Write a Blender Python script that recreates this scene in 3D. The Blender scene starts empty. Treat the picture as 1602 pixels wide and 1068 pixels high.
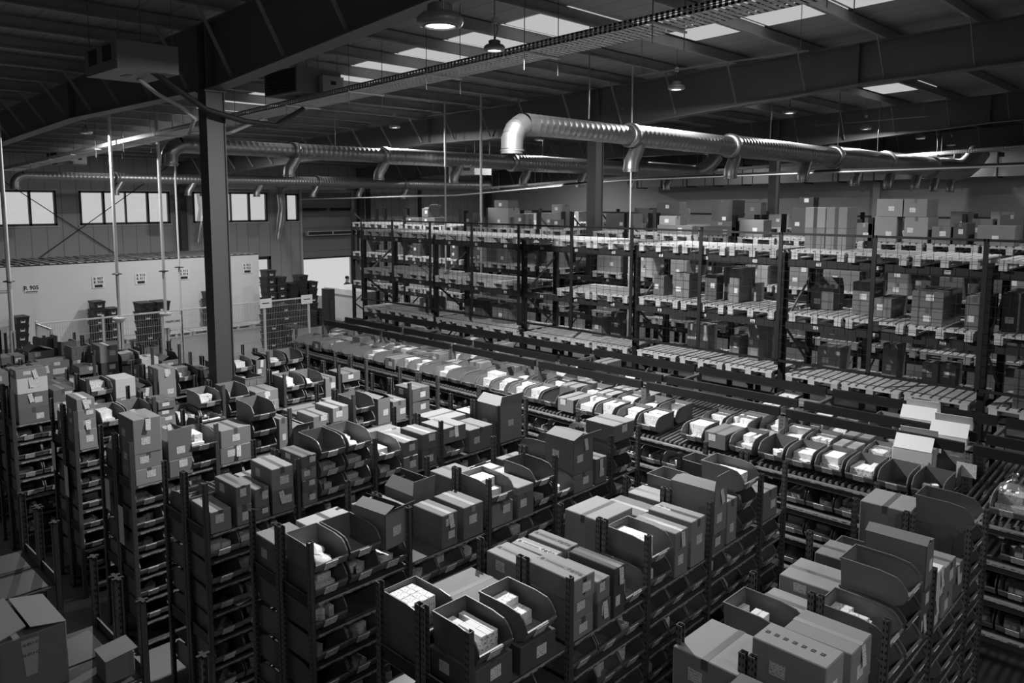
import bpy, bmesh, math, random
from mathutils import Vector, Matrix, Euler
R = random.Random(11)
sc = bpy.context.scene
D = bpy.data
# ------------------------------------------------------------------ camera, world, exposure
PI = math.pi
CAMZ = 5.25
yaw, pit, rol = math.radians(-43.7755), math.radians(6.4119), math.radians(0.1809)
fw = Vector((math.sin(yaw)*math.cos(pit), math.cos(yaw)*math.cos(pit), -math.sin(pit)))
rt = Vector((math.cos(yaw), -math.sin(yaw), 0)); up = rt.cross(fw)
rt, up = math.cos(rol)*rt+math.sin(rol)*up, -math.sin(rol)*rt+math.cos(rol)*up
cam_d = D.cameras.new('camera'); cam = D.objects.new('camera', cam_d)
sc.collection.objects.link(cam); sc.camera = cam
m = Matrix((rt, up, -fw)).transposed().to_4x4(); m.translation = (0, 0, CAMZ)
cam.matrix_world = m
cam_d.sensor_width = 36; cam_d.lens = 1222.5/1602*36
cam_d.shift_y = -(534-450.4)/1602
cam_d.clip_start = .05; cam_d.clip_end = 300
sc.view_settings.view_transform = 'Standard'; sc.view_settings.look = 'None'
sc.view_settings.gamma = 1; sc.view_settings.use_curve_mapping = False
sc.view_settings.exposure = 0.0
w = D.worlds.new('world'); sc.world = w; w.use_nodes = True
bg = w.node_tree.nodes['Background']; bg.inputs[0].default_value = (.93, .96, 1, 1); bg.inputs[1].default_value = .62
bg.inputs[0].default_value = (1, 1, 1, 1)
SKY = .5          # skylight panel strength
LAMP = 6.0         # high bay lamp lens strength
cy = sc.cycles
cy.use_denoising = True; cy.max_bounces = 6; cy.diffuse_bounces = 4; cy.glossy_bounces = 3
cy.transparent_max_bounces = 12; cy.caustics_reflective = False; cy.caustics_refractive = False
cy.sample_clamp_indirect = 4

# ------------------------------------------------------------------ materials
def mat(name, col, rough=.6, metal=0., noise=0., scale=8., rnd=0., bump=0., spec=.5):
    mt = D.materials.new(name); mt.use_nodes = True; nt = mt.node_tree; N = nt.nodes; L = nt.links
    b = N['Principled BSDF']; b.inputs['Roughness'].default_value = rough; b.inputs['Metallic'].default_value = metal
    b.inputs['Specular IOR Level'].default_value = spec
    b.inputs['Base Color'].default_value = (col, col, col, 1)
    cur = None
    if noise or rnd or bump:
        tc = N.new('ShaderNodeTexCoord'); v = N.new('ShaderNodeValue'); v.outputs[0].default_value = col; cur = v.outputs[0]
        if noise or bump:
            nz = N.new('ShaderNodeTexNoise'); nz.inputs['Scale'].default_value = scale; nz.inputs['Detail'].default_value = 4
            L.new(tc.outputs['Object'], nz.inputs['Vector'])
        if noise:
            mr = N.new('ShaderNodeMapRange'); mr.inputs[3].default_value = 1-noise; mr.inputs[4].default_value = 1+noise
            L.new(nz.outputs['Fac'], mr.inputs[0]); mu = N.new('ShaderNodeMath'); mu.operation = 'MULTIPLY'
            L.new(cur, mu.inputs[0]); L.new(mr.outputs[0], mu.inputs[1]); cur = mu.outputs[0]
        if rnd:
            oi = N.new('ShaderNodeObjectInfo'); mr = N.new('ShaderNodeMapRange')
            mr.inputs[3].default_value = 1-rnd; mr.inputs[4].default_value = 1+rnd
            L.new(oi.outputs['Random'], mr.inputs[0]); mu = N.new('ShaderNodeMath'); mu.operation = 'MULTIPLY'
            L.new(cur, mu.inputs[0]); L.new(mr.outputs[0], mu.inputs[1]); cur = mu.outputs[0]
        L.new(cur, b.inputs['Base Color'])
        if bump:
            bp = N.new('ShaderNodeBump'); bp.inputs['Strength'].default_value = bump; bp.inputs['Distance'].default_value = .01
            L.new(nz.outputs['Fac'], bp.inputs['Height']); L.new(bp.outputs[0], b.inputs['Normal'])
    return mt
def nodes(mt): return mt.node_tree, mt.node_tree.nodes, mt.node_tree.links, mt.node_tree.nodes['Principled BSDF']
def emis(name, s, col=1.):
    mt = D.materials.new(name); mt.use_nodes = True; nt = mt.node_tree; nt.nodes.clear()
    e = nt.nodes.new('ShaderNodeEmission'); e.inputs[0].default_value = (col, col, col, 1); e.inputs[1].default_value = s
    o = nt.nodes.new('ShaderNodeOutputMaterial'); nt.links.new(e.outputs[0], o.inputs[0]); return mt
def stripes(mt, axis, period, duty, c0, c1, bump=0.):
    """bands across one object axis: panel joints, ribs, duct seams"""
    nt, N, L, b = nodes(mt)
    tc = N.new('ShaderNodeTexCoord'); sp = N.new('ShaderNodeSeparateXYZ'); L.new(tc.outputs['Object'], sp.inputs[0])
    dv = N.new('ShaderNodeMath'); dv.operation = 'DIVIDE'; dv.inputs[1].default_value = period; L.new(sp.outputs[axis], dv.inputs[0])
    fr = N.new('ShaderNodeMath'); fr.operation = 'FRACT'; L.new(dv.outputs[0], fr.inputs[0])
    lt = N.new('ShaderNodeMath'); lt.operation = 'LESS_THAN'; lt.inputs[1].default_value = duty; L.new(fr.outputs[0], lt.inputs[0])
    mr = N.new('ShaderNodeMapRange'); mr.inputs[3].default_value = c0; mr.inputs[4].default_value = c1
    L.new(lt.outputs[0], mr.inputs[0]); L.new(mr.outputs[0], b.inputs['Base Color'])
    if bump:
        bp = N.new('ShaderNodeBump'); bp.inputs['Strength'].default_value = bump; bp.inputs['Distance'].default_value = .01
        L.new(lt.outputs[0], bp.inputs['Height']); L.new(bp.outputs[0], b.inputs['Normal'])
    return mt
def holes(name, col, pz=.05, rough=.5):
    """perforated upright: dark slots repeating up the post"""
    mt = mat(name, col, rough, 0., spec=.25 if col < .05 else .4); nt, N, L, b = nodes(mt)
    tc = N.new('ShaderNodeTexCoord'); sp = N.new('ShaderNodeSeparateXYZ'); L.new(tc.outputs['Object'], sp.inputs[0])
    def M(op, a, c=None):
        n = N.new('ShaderNodeMath'); n.operation = op
        if hasattr(a, 'links'): L.new(a, n.inputs[0])
        else: n.inputs[0].default_value = a
        if c is not None:
            if hasattr(c, 'links'): L.new(c, n.inputs[1])
            else: n.inputs[1].default_value = c
        return n.outputs[0]
    fz = M('LESS_THAN', M('FRACT', M('DIVIDE', sp.outputs[2], pz)), .42)
    ax = M('LESS_THAN', M('ABSOLUTE', M('ADD', M('ABSOLUTE', sp.outputs[0]), -.011)), .005)
    ay = M('LESS_THAN', M('ABSOLUTE', M('ADD', M('ABSOLUTE', sp.outputs[1]), -.011)), .005)
    h = M('MULTIPLY', fz, M('MAXIMUM', ax, ay))
    mr = N.new('ShaderNodeMapRange'); mr.inputs[3].default_value = col; mr.inputs[4].default_value = .008
    L.new(h, mr.inputs[0]); L.new(mr.outputs[0], b.inputs['Base Color']); return mt
def printed(name, base, ink, scale=(60, 60, 60), thr=.52, rows=38.):
    """sticker or sheet with lines of fine illegible print"""
    mt = mat(name, base, .6); nt, N, L, b = nodes(mt)
    tc = N.new('ShaderNodeTexCoord'); mp = N.new('ShaderNodeMapping'); mp.inputs['Scale'].default_value = scale
    L.new(tc.outputs['Object'], mp.inputs[0]); nz = N.new('ShaderNodeTexNoise'); nz.inputs['Scale'].default_value = 1; nz.inputs['Detail'].default_value = 1
    L.new(mp.outputs[0], nz.inputs['Vector']); g = N.new('ShaderNodeMath'); g.operation = 'GREATER_THAN'; g.inputs[1].default_value = thr
    L.new(nz.outputs['Fac'], g.inputs[0]); sp = N.new('ShaderNodeSeparateXYZ'); L.new(tc.outputs['Object'], sp.inputs[0])
    mu = N.new('ShaderNodeMath'); mu.operation = 'MULTIPLY'; mu.inputs[1].default_value = rows; L.new(sp.outputs[2], mu.inputs[0])
    fr = N.new('ShaderNodeMath'); fr.operation = 'FRACT'; L.new(mu.outputs[0], fr.inputs[0])
    lt = N.new('ShaderNodeMath'); lt.operation = 'LESS_THAN'; lt.inputs[1].default_value = .55; L.new(fr.outputs[0], lt.inputs[0])
    an = N.new('ShaderNodeMath'); an.operation = 'MULTIPLY'; L.new(g.outputs[0], an.inputs[0]); L.new(lt.outputs[0], an.inputs[1])
    mr = N.new('ShaderNodeMapRange'); mr.inputs[3].default_value = base; mr.inputs[4].default_value = ink
    L.new(an.outputs[0], mr.inputs[0]); L.new(mr.outputs[0], b.inputs['Base Color']); return mt

M = {}
M['bin'] = mat('grey bin plastic', .15, .42, rnd=.28, noise=.06, spec=.4)
M['carton'] = mat('carton board', .17, .8, rnd=.32, noise=.06, scale=14)
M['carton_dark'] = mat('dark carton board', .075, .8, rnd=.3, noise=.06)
M['carton_light'] = mat('pale carton board', .29, .75, rnd=.2, noise=.05)
M['tape'] = mat('parcel tape', .1, .3)
M['tape_light'] = mat('pale parcel tape', .3, .35)
M['sticker'] = printed('address sticker', .72, .3, (110, 110, 130), .5, 60.)
M['pack'] = printed('medicine box card', .78, .3, (60, 60, 70), .62, 26.)
M['paper'] = mat('white paper', .7, .7)
M['bag'] = mat('white poly bag', .72, .35, noise=.12, scale=30, bump=.6)
M['post'] = holes('perforated upright steel', .13)
M['post_plain'] = mat('plain upright steel', .075, .45, .3, noise=.1)
M['shelf'] = mat('shelf steel', .13, .33, .55, noise=.12, scale=5)
M['plate'] = mat('dark side plate', .018, .5)
M['strip'] = printed('shelf label strip', .30, .05, (22, 22, 60), .5, 30.)
M['rack'] = holes('dark pallet rack steel', .014, .075)
M['beam'] = mat('dark rack beam', .03, .5, noise=.1, spec=.25)
M['beam2'] = mat('grey rack beam', .05, .5, noise=.1)
M['brace'] = mat('galvanised brace', .2, .45, .3)
M['roller'] = mat('roller track steel', .27, .3, .7, noise=.15, scale=20)
M['wood'] = mat('pallet wood', .42, .8, noise=.3, scale=9, rnd=.2)
M['mesh'] = mat('black mesh wire', .012, .5)
M['mesh_light'] = mat('pale mesh wire', .42, .5)
M['pale'] = mat('pale painted steel', .5, .5)
M['floor'] = mat('polished concrete', .15, .38, noise=.25, scale=.6)
M['roof'] = stripes(mat('roof lining', .3, .8), 1, .5, .06, .34, .22, .3)
M['purlin'] = mat('galvanised purlin', .34, .5, .0, noise=.2, scale=3)
M['girder'] = mat('painted girder steel', .13, .55, noise=.12, scale=1.5)
M['column'] = mat('painted column steel', .055, .55, noise=.05, scale=1.5)
M['cladding'] = stripes(mat('cladding panel', .2, .6), 1, .6, .05, .40, .22, .3)
M['cladding2'] = stripes(mat('cladding panel two', .2, .6), 0, .6, .05, .20, .10, .3)
M['wall'] = mat('pale rendered wall', .42, .8, noise=.06, scale=.5)
M['white'] = mat('white partition panel', .62, .6, noise=.03, scale=1)
M['door'] = stripes(mat('roller door panel', .24, .5), 2, .62, .03, .24, .08, .3)
M['frame'] = mat('dark window frame', .03, .5)
M['duct'] = mat('spiral duct steel', .33, .4, .85, noise=.08, scale=3)
M['duct_box'] = stripes(mat('rectangular duct steel', .55, .5, .7), 0, 1.25, .035, .26, .03, .4)
M['tray'] = mat('cable tray steel', .72, .5, .1)
M['dark'] = mat('black plastic', .012, .5)
M['tote'] = mat('dark tote plastic', .022, .45, rnd=.35)
M['lampbody'] = mat('lamp housing', .3, .4, .4)
M['ac'] = mat('unit casing', .2, .5)
M['cable'] = mat('black cable', .012, .6)
M['lens'] = emis('lamp lens', LAMP)
M['sky'] = emis('daylit skylight sheet', SKY)
M['skin'] = mat('skin', .3, .6); M['cloth'] = mat('dark jacket', .03, .8)
M['ink'] = mat('black ink', .015, .7)
M['carton_mid'] = mat('mid carton board', .24, .8, rnd=.2, noise=.05)
# glass pane: mostly clear
mt = D.materials.new('window glass'); mt.use_nodes = True; nt = mt.node_tree; N = nt.nodes; N.clear()
tr = N.new('ShaderNodeBsdfTransparent'); gl = N.new('ShaderNodeBsdfGlossy'); gl.inputs['Roughness'].default_value = .05
mx = N.new('ShaderNodeMixShader'); mx.inputs[0].default_value = .08; o = N.new('ShaderNodeOutputMaterial')
nt.links.new(tr.outputs[0], mx.inputs[1]); nt.links.new(gl.outputs[0], mx.inputs[2]); nt.links.new(mx.outputs[0], o.inputs[0]); M['glass'] = mt
# clear film
mt = D.materials.new('clear film'); mt.use_nodes = True; nt = mt.node_tree; N = nt.nodes; N.clear()
tr = N.new('ShaderNodeBsdfTransparent'); gl = N.new('ShaderNodeBsdfGlossy'); gl.inputs['Roughness'].default_value = .15
mx = N.new('ShaderNodeMixShader'); mx.inputs[0].default_value = .35; o = N.new('ShaderNodeOutputMaterial')
nt.links.new(tr.outputs[0], mx.inputs[1]); nt.links.new(gl.outputs[0], mx.inputs[2]); nt.links.new(mx.outputs[0], o.inputs[0]); M['film'] = mt

# ------------------------------------------------------------------ mesh and object helpers
class MB:
    def __init__(s): s.v = []; s.f = []; s.m = []; s.sm = []; s.slots = []
    def slot(s, k):
        if k not in s.slots: s.slots.append(k)
        return s.slots.index(k)
    def add(s, vs, fs, k, smooth=False):
        o = len(s.v); s.v += [tuple(v) for v in vs]; i = s.slot(k)
        for f in fs: s.f.append([o+a for a in f]); s.m.append(i); s.sm.append(smooth)
        return s
    def box(s, x0, y0, z0, x1, y1, z1, k, M4=None):
        vs = [Vector(p) for p in ((x0,y0,z0),(x1,y0,z0),(x1,y1,z0),(x0,y1,z0),(x0,y0,z1),(x1,y0,z1),(x1,y1,z1),(x0,y1,z1))]
        if M4 is not None: vs = [M4 @ v for v in vs]
        return s.add(vs, [(3,2,1,0),(4,5,6,7),(0,1,5,4),(1,2,6,5),(2,3,7,6),(3,0,4,7)], k)
    def cbox(s, x0, y0, z0, x1, y1, z1, k, c=.004):
        """box with chamfered vertical and top edges"""
        def ring(z, i): return [(x0+i,y0+c,z),(x0+c,y0+i,z),(x1-c,y0+i,z),(x1-i,y0+c,z),(x1-i,y1-c,z),(x1-c,y1-i,z),(x0+c,y1-i,z),(x0+i,y1-c,z)]
        vs = ring(z0, 0)+ring(z1-c, 0)+ring(z1, c); fs = [tuple(range(7,-1,-1)), tuple(range(16,24))]
        for l in (0, 8):
            for a in range(8): fs.append((l+a, l+(a+1)%8, l+8+(a+1)%8, l+8+a))
        return s.add(vs, fs, k)
    def bar(s, p, q, wd, ht, k, upv=(0,0,1)):
        p = Vector(p); q = Vector(q); d = (q-p); ln = d.length; d.normalize(); u = Vector(upv)
        if abs(d.dot(u)) > .98: u = Vector((1,0,0))
        a = d.cross(u).normalized(); b = a.cross(d).normalized()
        vs = []
        for c in (p, q):
            for i, j in ((-1,-1),(1,-1),(1,1),(-1,1)): vs.append(c + a*wd/2*i + b*ht/2*j)
        return s.add(vs, [(3,2,1,0),(4,5,6,7),(0,1,5,4),(1,2,6,5),(2,3,7,6),(3,0,4,7)], k)
    def tube(s, pts, r, k, n=8, caps=True):
        pts = [Vector(p) for p in pts]; rs = r if isinstance(r, (list, tuple)) else [r]*len(pts); vs = []; pa = None
        for i, p in enumerate(pts):
            d = (pts[min(i+1, len(pts)-1)] - pts[max(i-1, 0)]).normalized()
            if pa is None:
                u = Vector((0,0,1)) if abs(d.z) < .9 else Vector((1,0,0)); a = d.cross(u).normalized()
            else: a = (pa - d*pa.dot(d)).normalized()
            pa = a; b = d.cross(a)
            for j in range(n): t = 2*PI*j/n; vs.append(p + (a*math.cos(t)+b*math.sin(t))*rs[i])
        fs = []
        for i in range(len(pts)-1):
            for j in range(n): fs.append((i*n+j, i*n+(j+1)%n, (i+1)*n+(j+1)%n, (i+1)*n+j))
        s.add(vs, fs, k, True)
        if caps:
            l = len(pts)-1; s.add(vs[:n], [tuple(range(n-1,-1,-1))], k); s.add(vs[l*n:], [tuple(range(n))], k)
        return s
    def lathe(s, prof, k, c=(0,0,0), n=24):
        vs = []; fs = []
        for r, z in prof:
            for j in range(n): t = 2*PI*j/n; vs.append((c[0]+r*math.cos(t), c[1]+r*math.sin(t), c[2]+z))
        for i in range(len(prof)-1):
            for j in range(n): fs.append((i*n+j, i*n+(j+1)%n, (i+1)*n+(j+1)%n, (i+1)*n+j))
        return s.add(vs, fs, k, True)
    def prism(s, poly, y0, y1, k, axis='y'):
        n = len(poly)
        if axis == 'y': vs = [(a, y0, b) for a, b in poly]+[(a, y1, b) for a, b in poly]
        elif axis == 'x': vs = [(y0, a, b) for a, b in poly]+[(y1, a, b) for a, b in poly]
        else: vs = [(a, b, y0) for a, b in poly]+[(a, b, y1) for a, b in poly]
        fs = [tuple(range(n)), tuple(range(2*n-1, n-1, -1))]+[(i, i+n, (i+1)%n+n, (i+1)%n) for i in range(n)]
        return s.add(vs, fs, k)
    def mesh(s, name):
        me = D.meshes.new(name); me.from_pydata(s.v, [], s.f)
        for k in s.slots: me.materials.append(M[k])
        me.polygons.foreach_set('material_index', s.m); me.polygons.foreach_set('use_smooth', s.sm); me.update()
        return me
    def build(s, name, parent=None, loc=(0,0,0), rz=0.):
        return put(name, s.mesh(name), parent, loc, rz)
def put(name, me, parent=None, loc=(0,0,0), rz=0., scale=None):
    o = D.objects.new(name, me); sc.collection.objects.link(o)
    o.location = loc; o.rotation_euler = (0, 0, rz)
    if scale: o.scale = scale
    if parent is not None: o.parent = parent
    return o
def tag(o, label, cat, group=None, kind=None):
    o['label'] = label; o['category'] = cat
    if group: o['group'] = group
    if kind: o['kind'] = kind
    return o
def thing(name, label, cat, loc=(0,0,0), rz=0., group=None):
    o = D.objects.new(name, None); o.empty_display_size = .1; sc.collection.objects.link(o)
    o.location = loc; o.rotation_euler = (0, 0, rz); return tag(o, label, cat, group)
def struct(name, mb, **kw):
    o = mb.build(name, **kw); o['kind'] = 'structure'; return o
ORD = ['nearest', 'second', 'third', 'fourth', 'fifth', 'sixth', 'seventh', 'eighth', 'ninth', 'tenth', 'eleventh', 'twelfth',
       'thirteenth', 'fourteenth', 'fifteenth', 'sixteenth', 'seventeenth', 'eighteenth', 'nineteenth', 'twentieth']
ORD += ['twenty-'+q for q in ['first']+ORD[1:9]]+['thirtieth']+['thirty-'+q for q in ['first']+ORD[1:9]]+['fortieth']+['forty-'+q for q in ['first']+ORD[1:9]]
def nth(i): return ORD[i]
def first(i): return 'first' if i == 0 else nth(i)
_tx = {}
def text(parent, s, loc, size, rot, name='lettering', k='ink'):
    if (s, k) not in _tx:
        cu = D.curves.new(name, 'FONT'); cu.body = s; cu.size = 1; cu.align_x = 'CENTER'; cu.align_y = 'CENTER'; cu.extrude = .004; cu.resolution_u = 2; cu.offset = .03
        o = D.objects.new('t', cu); me = D.meshes.new_from_object(o); D.objects.remove(o)
        me.materials.clear(); me.materials.append(M[k]); _tx[(s, k)] = me
    q = put(name, _tx[(s, k)], parent, loc); q.rotation_euler = rot; q.scale = (size, size, size); return q
# ------------------------------------------------------------------ building shell
XW, YN, XE, YS = -36.8, 36.2, 9.0, -9.0
def gt(x): return 8.0+.042*(x+12)          # girder top, follows the roof slope
def rf(x): return gt(x)+.22
struct('floor', MB().box(XW-.3, YS-.3, -.2, XE+.3, YN+.3, 0, 'floor'))
def sloped(x0, x1, y0, y1, dz, th, k):
    return MB().prism([(x0, rf(x0)+dz), (x1, rf(x1)+dz), (x1, rf(x1)+dz+th), (x0, rf(x0)+dz+th)], y0, y1, k)
struct('ceiling', sloped(XW-.3, XE+.3, YS-.3, YN+.3, .02, .12, 'roof'))
# west wall with window, door openings
OPEN = [(6.75,10.62,4.12,5.6,'w'), (11.5,15.37,4.12,5.6,'w'), (16.45,20.32,4.12,5.6,'w'), (21.35,22.1,4.12,5.55,'w'), (19.62,20.42,0,2.35,'d'), (22.25,25.4,0,5.6,'r')]
cuts = sorted({YS, YN} | {a for o_ in OPEN for a in o_[:2]})
wl = MB()
for a, b in zip(cuts, cuts[1:]):
    z = 0
    for o_ in sorted([q for q in OPEN if q[0] <= a+.001 and q[1] >= b-.001], key=lambda q: q[2]):
        if o_[2] > z: wl.box(XW-.25, a, z, XW, b, o_[2], 'cladding')
        z = o_[3]
    wl.box(XW-.25, a, z, XW, b, 7.5, 'cladding')
struct('wall_west', wl)
nw = MB().box(XW, YN, 0, XE, YN+.25, 9.4, 'wall'); struct('wall_north', nw)
struct('wall_east', MB().box(XE, YS, 0, XE+.25, YN, 9.6, 'wall'))
struct('wall_south', MB().box(XW, YS-.25, 0, XE, YS, 9.6, 'wall'))
n_ = 0
for y0, y1, z0, z1, kd in OPEN:
    if kd == 'w':
        n_ += 1; t = thing('window_%d' % n_, 'dark framed strip window in the clad end wall', 'window', (XW, y0, z0)); t['kind'] = 'structure'; del t['category']
        W_ = y1-y0; Hh = z1-z0; f = MB(); np_ = 4 if W_ > 2 else 1; th = .09
        for p, q in ((0, th), (Hh-th, Hh)): f.box(-.12, 0, p, .03, W_, q, 'frame')
        for i in range(np_+1):
            yy = (W_-th)*i/np_; f.box(-.12, yy, 0, .03, yy+(th if i not in (2,) else .05), Hh, 'frame')
        f.box(-.02, -.06, -.05, .07, W_+.06, 0, 'white'); f.box(-.02, -.05, Hh, .04, W_+.05, Hh+.04, 'white')
        f.build('window_frame', t)
        for i in range(np_):
            a = (W_-th)*i/np_+th/2; MB().box(-.06, a, th/2, -.05, a+(W_-th)/np_, Hh-th/2, 'glass').build('pane', t)
t = thing('door_1', 'glazed side door beside the pale partition room', 'door', (XW, 19.62, 0)); t['kind'] = 'structure'; del t['category']
f = MB(); f.box(-.12,0,0,.04,.07,2.35,'frame').box(-.12,.66,0,.04,.8,2.35,'frame').box(-.12,0,2.2,.04,.8,2.35,'frame').box(-.1,.07,1.0,.0,.66,1.06,'frame').box(-.1,.07,0,.0,.66,.25,'frame')
f.build('door_frame', t); MB().box(-.06,.07,.25,-.05,.66,2.2,'glass').build('pane', t)
t = thing('door_2', 'roller door half raised in the end wall', 'door', (XW, 22.25, 0)); t['kind'] = 'structure'; del t['category']
MB().box(-.1, 0, 2.12, -.02, 3.15, 5.6, 'door').build('door_panel', t)
MB().box(-.1, -.12, 0, .12, 0, 5.75, 'pale').build('track', t); MB().box(-.1, 3.15, 0, .12, 3.27, 5.75, 'pale').build('track', t)
MB().tube([(.12,.1,4.72),(.12,1.45,4.72)], .07, 'dark').build('spring', t); MB().tube([(.12,1.75,4.72),(.12,3.05,4.72)], .07, 'dark').build('spring', t)
MB().tube([(.12,-.1,4.72),(.12,3.3,4.72)], .02, 'brace').build('shaft', t); MB().box(-.03,0,2.06,.0,3.15,2.14,'dark').build('bottom_seal', t)
t = thing('air_curtain', 'long pale slatted heater bar mounted across the roller door', 'heater', (XW+.3, 22.3, 3.35))
b = MB().box(0,0,0,.22,3.1,.24,'pale'); b.build('casing', t)
g = MB(); g.box(.22,.06,.05,.235,1.5,.19,'dark').box(.22,1.6,.05,.235,3.04,.19,'dark'); g.build('grille', t)
for s in (.4, 2.7): MB().box(-.3, s, .1, 0, s+.05, .15, 'brace').build('bracket', t)
# cladding band of the far left corner and the rendered far wall trim
struct('trim_1', MB().box(XW, 26.4, 0, XW+.06, 26.7, 7.0, 'frame').box(XW, 30.2, 0, XW+.06, 30.45, 7.0, 'frame'))
struct('trim_2', MB().box(XW, YN-.05, 4.55, XE, YN, 4.62, 'frame'))
t = thing('wall_bracing', 'thin crossed bracing rods on the clad wall below the windows', 'bracing', (XW+.12, 9.2, 2.2))
MB().tube([(0,-.2,.0),(0,6.2,4.6)], .018, 'cable').build('rod', t); MB().tube([(0,4.6,-.1),(0,-1.6,4.6)], .018, 'cable').build('rod', t)

# skylights in the roof strips between purlins
PX = [-8.4+1.51*k for k in range(-18, 12)]
k_ = 0
for i, x0 in enumerate(PX[:-1]):
    x1 = PX[i+1]; spans = []
    if -34.5 < x0 < -9.5: spans.append((10.1, 11.65))
    if -9.5 < x0 < -4.0: spans.append((11.75, 13.9))
    if -9.5 < x0 < -8: spans.append((22.8, 24.4))
    if -20 < x0 < -9.5 and i % 2 == 0: spans.append((21.5, 22.8))
    if -35 < x0 < -21: spans.append((19.8, 21.2))
    for a, b in spans:
        s_ = MB().prism([(x0+.06, rf(x0)), (x1-.02, rf(x1)), (x1-.02, rf(x1)+.015), (x0+.06, rf(x0)+.015)], a, b, 'sky').build('skylight')
        ph = 'in the near roof bay' if b < 15.6 else 'in the roof bay behind the second girder'
        xs = sum(1 for q in PX if q > x0 and q < 0)
        tag(s_, 'bright skylight sheet %s, %s purlin gap from right' % (ph.replace('behind the second girder', 'past second girder'), first(max(0, xs-1))), 'skylight', 'skylights between the purlins')

# purlins
for i, x in enumerate(PX):
    z = gt(x); b = MB()
    b.box(-.035, YS, 0, -.028, YN, .22, 'purlin').box(-.035, YS, 0, .035, YN, .008, 'purlin').box(-.095, YS, .212, -.028, YN, .22, 'purlin').box(.027, YS, .008, .035, YN, .03, 'purlin')
    o = b.build('roof_purlin', None, (x, 0, z))
    tag(o, 'steel roof purlin, %s of the purlins from the right-hand end of the roof' % first(len(PX)-1-i), 'purlin', 'roof purlins')

# girders and columns: frames along Y
FR = [5.85, 15.8, 25.8, 35.8]
FW = ['nearest', 'second nearest', 'third', 'farthest']
def gb(x):                                   # underside of the haunched girder
    pts = [(-36.8, gt(-36.8)-1.15), (-31.4, gt(-31.4)-.78), (-18.6, gt(-18.6)-.75), (-12.0, 6.98), (-5.85, gt(-5.85)-.76), (9.2, gt(9.2)-.8)]
    for (a, p), (c, q) in zip(pts, pts[1:]):
        if x <= c: return p+(q-p)*(x-a)/(c-a)
    return pts[-1][1]
GX = [-36.8, -31.4, -18.6, -12.0, -5.85, 9.0]
for j, y in enumerate(FR):
    t = thing('roof_girder', 'deep haunched steel roof girder, the %s of the frames from the viewer' % FW[j], 'girder', (0, y, 0))
    w_ = MB()
    for a, c in zip(GX, GX[1:]): w_.prism([(a, gb(a)), (c, gb(c)), (c, gt(c)), (a, gt(a))], -.006, .006, 'girder')
    w_.build('web', t)
    f = MB()
    for a, c in zip(GX, GX[1:]): f.prism([(a, gb(a)-.02), (c, gb(c)-.02), (c, gb(c)), (a, gb(a))], -.14, .14, 'girder')
    f.build('bottom_flange', t)
    f = MB(); f.prism([(GX[0], gt(GX[0])-.02), (GX[-1], gt(GX[-1])-.02), (GX[-1], gt(GX[-1])), (GX[0], gt(GX[0]))], -.14, .14, 'girder'); f.build('top_flange', t)
    for x in (-31.4, -18.6, -12.4, -12.1, -5.85, 0.5):
        MB().box(x-.012, -.14, gb(x), x+.012, .14, gt(x), 'girder').build('stiffener', t)
    for k, x in enumerate(PX):
        if x > -35.5 and x < 6:
            for s in (-1,):
                MB().bar((x, s*.55, gt(x)+.03), (x, s*.06, gb(x)+.06), .055, .012, 'purlin', (1, 0, 0)).build('knee_brace', t)
    if j < 4:
        for x in ((-12.25,) if j < 3 else (-12.25,))+(XW+.35,):
            zt = gb(x)-.02
            side = 'free standing' if x > -20 else 'wall side'
            cb = MB(); hw, hy, tt = .14, .155, .018; ck = 'wall' if j == 3 and x > -20 else 'column'
            cb.box(-hw, -hy, 0, hw, -hy+tt, zt, ck).box(-hw, hy-tt, 0, hw, hy, zt, ck).box(-.006, -hy+tt, 0, .006, hy-tt, zt, ck).box(hw-.035, -hy+tt, 0, hw-.025, hy-tt, zt, ck)
            t2 = thing('steel_column', '%s steel column carrying the %s roof girder' % (side, FW[j]), 'column', (x, y-.0, 0))
            cb.build('shaft', t2); MB().box(-.2, -.22, 0, .2, .22, .03, 'column').build('base_plate', t2)
            MB().box(-.16, -.18, zt-.03, .16, .18, zt, 'column').build('cap_plate', t2)

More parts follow.
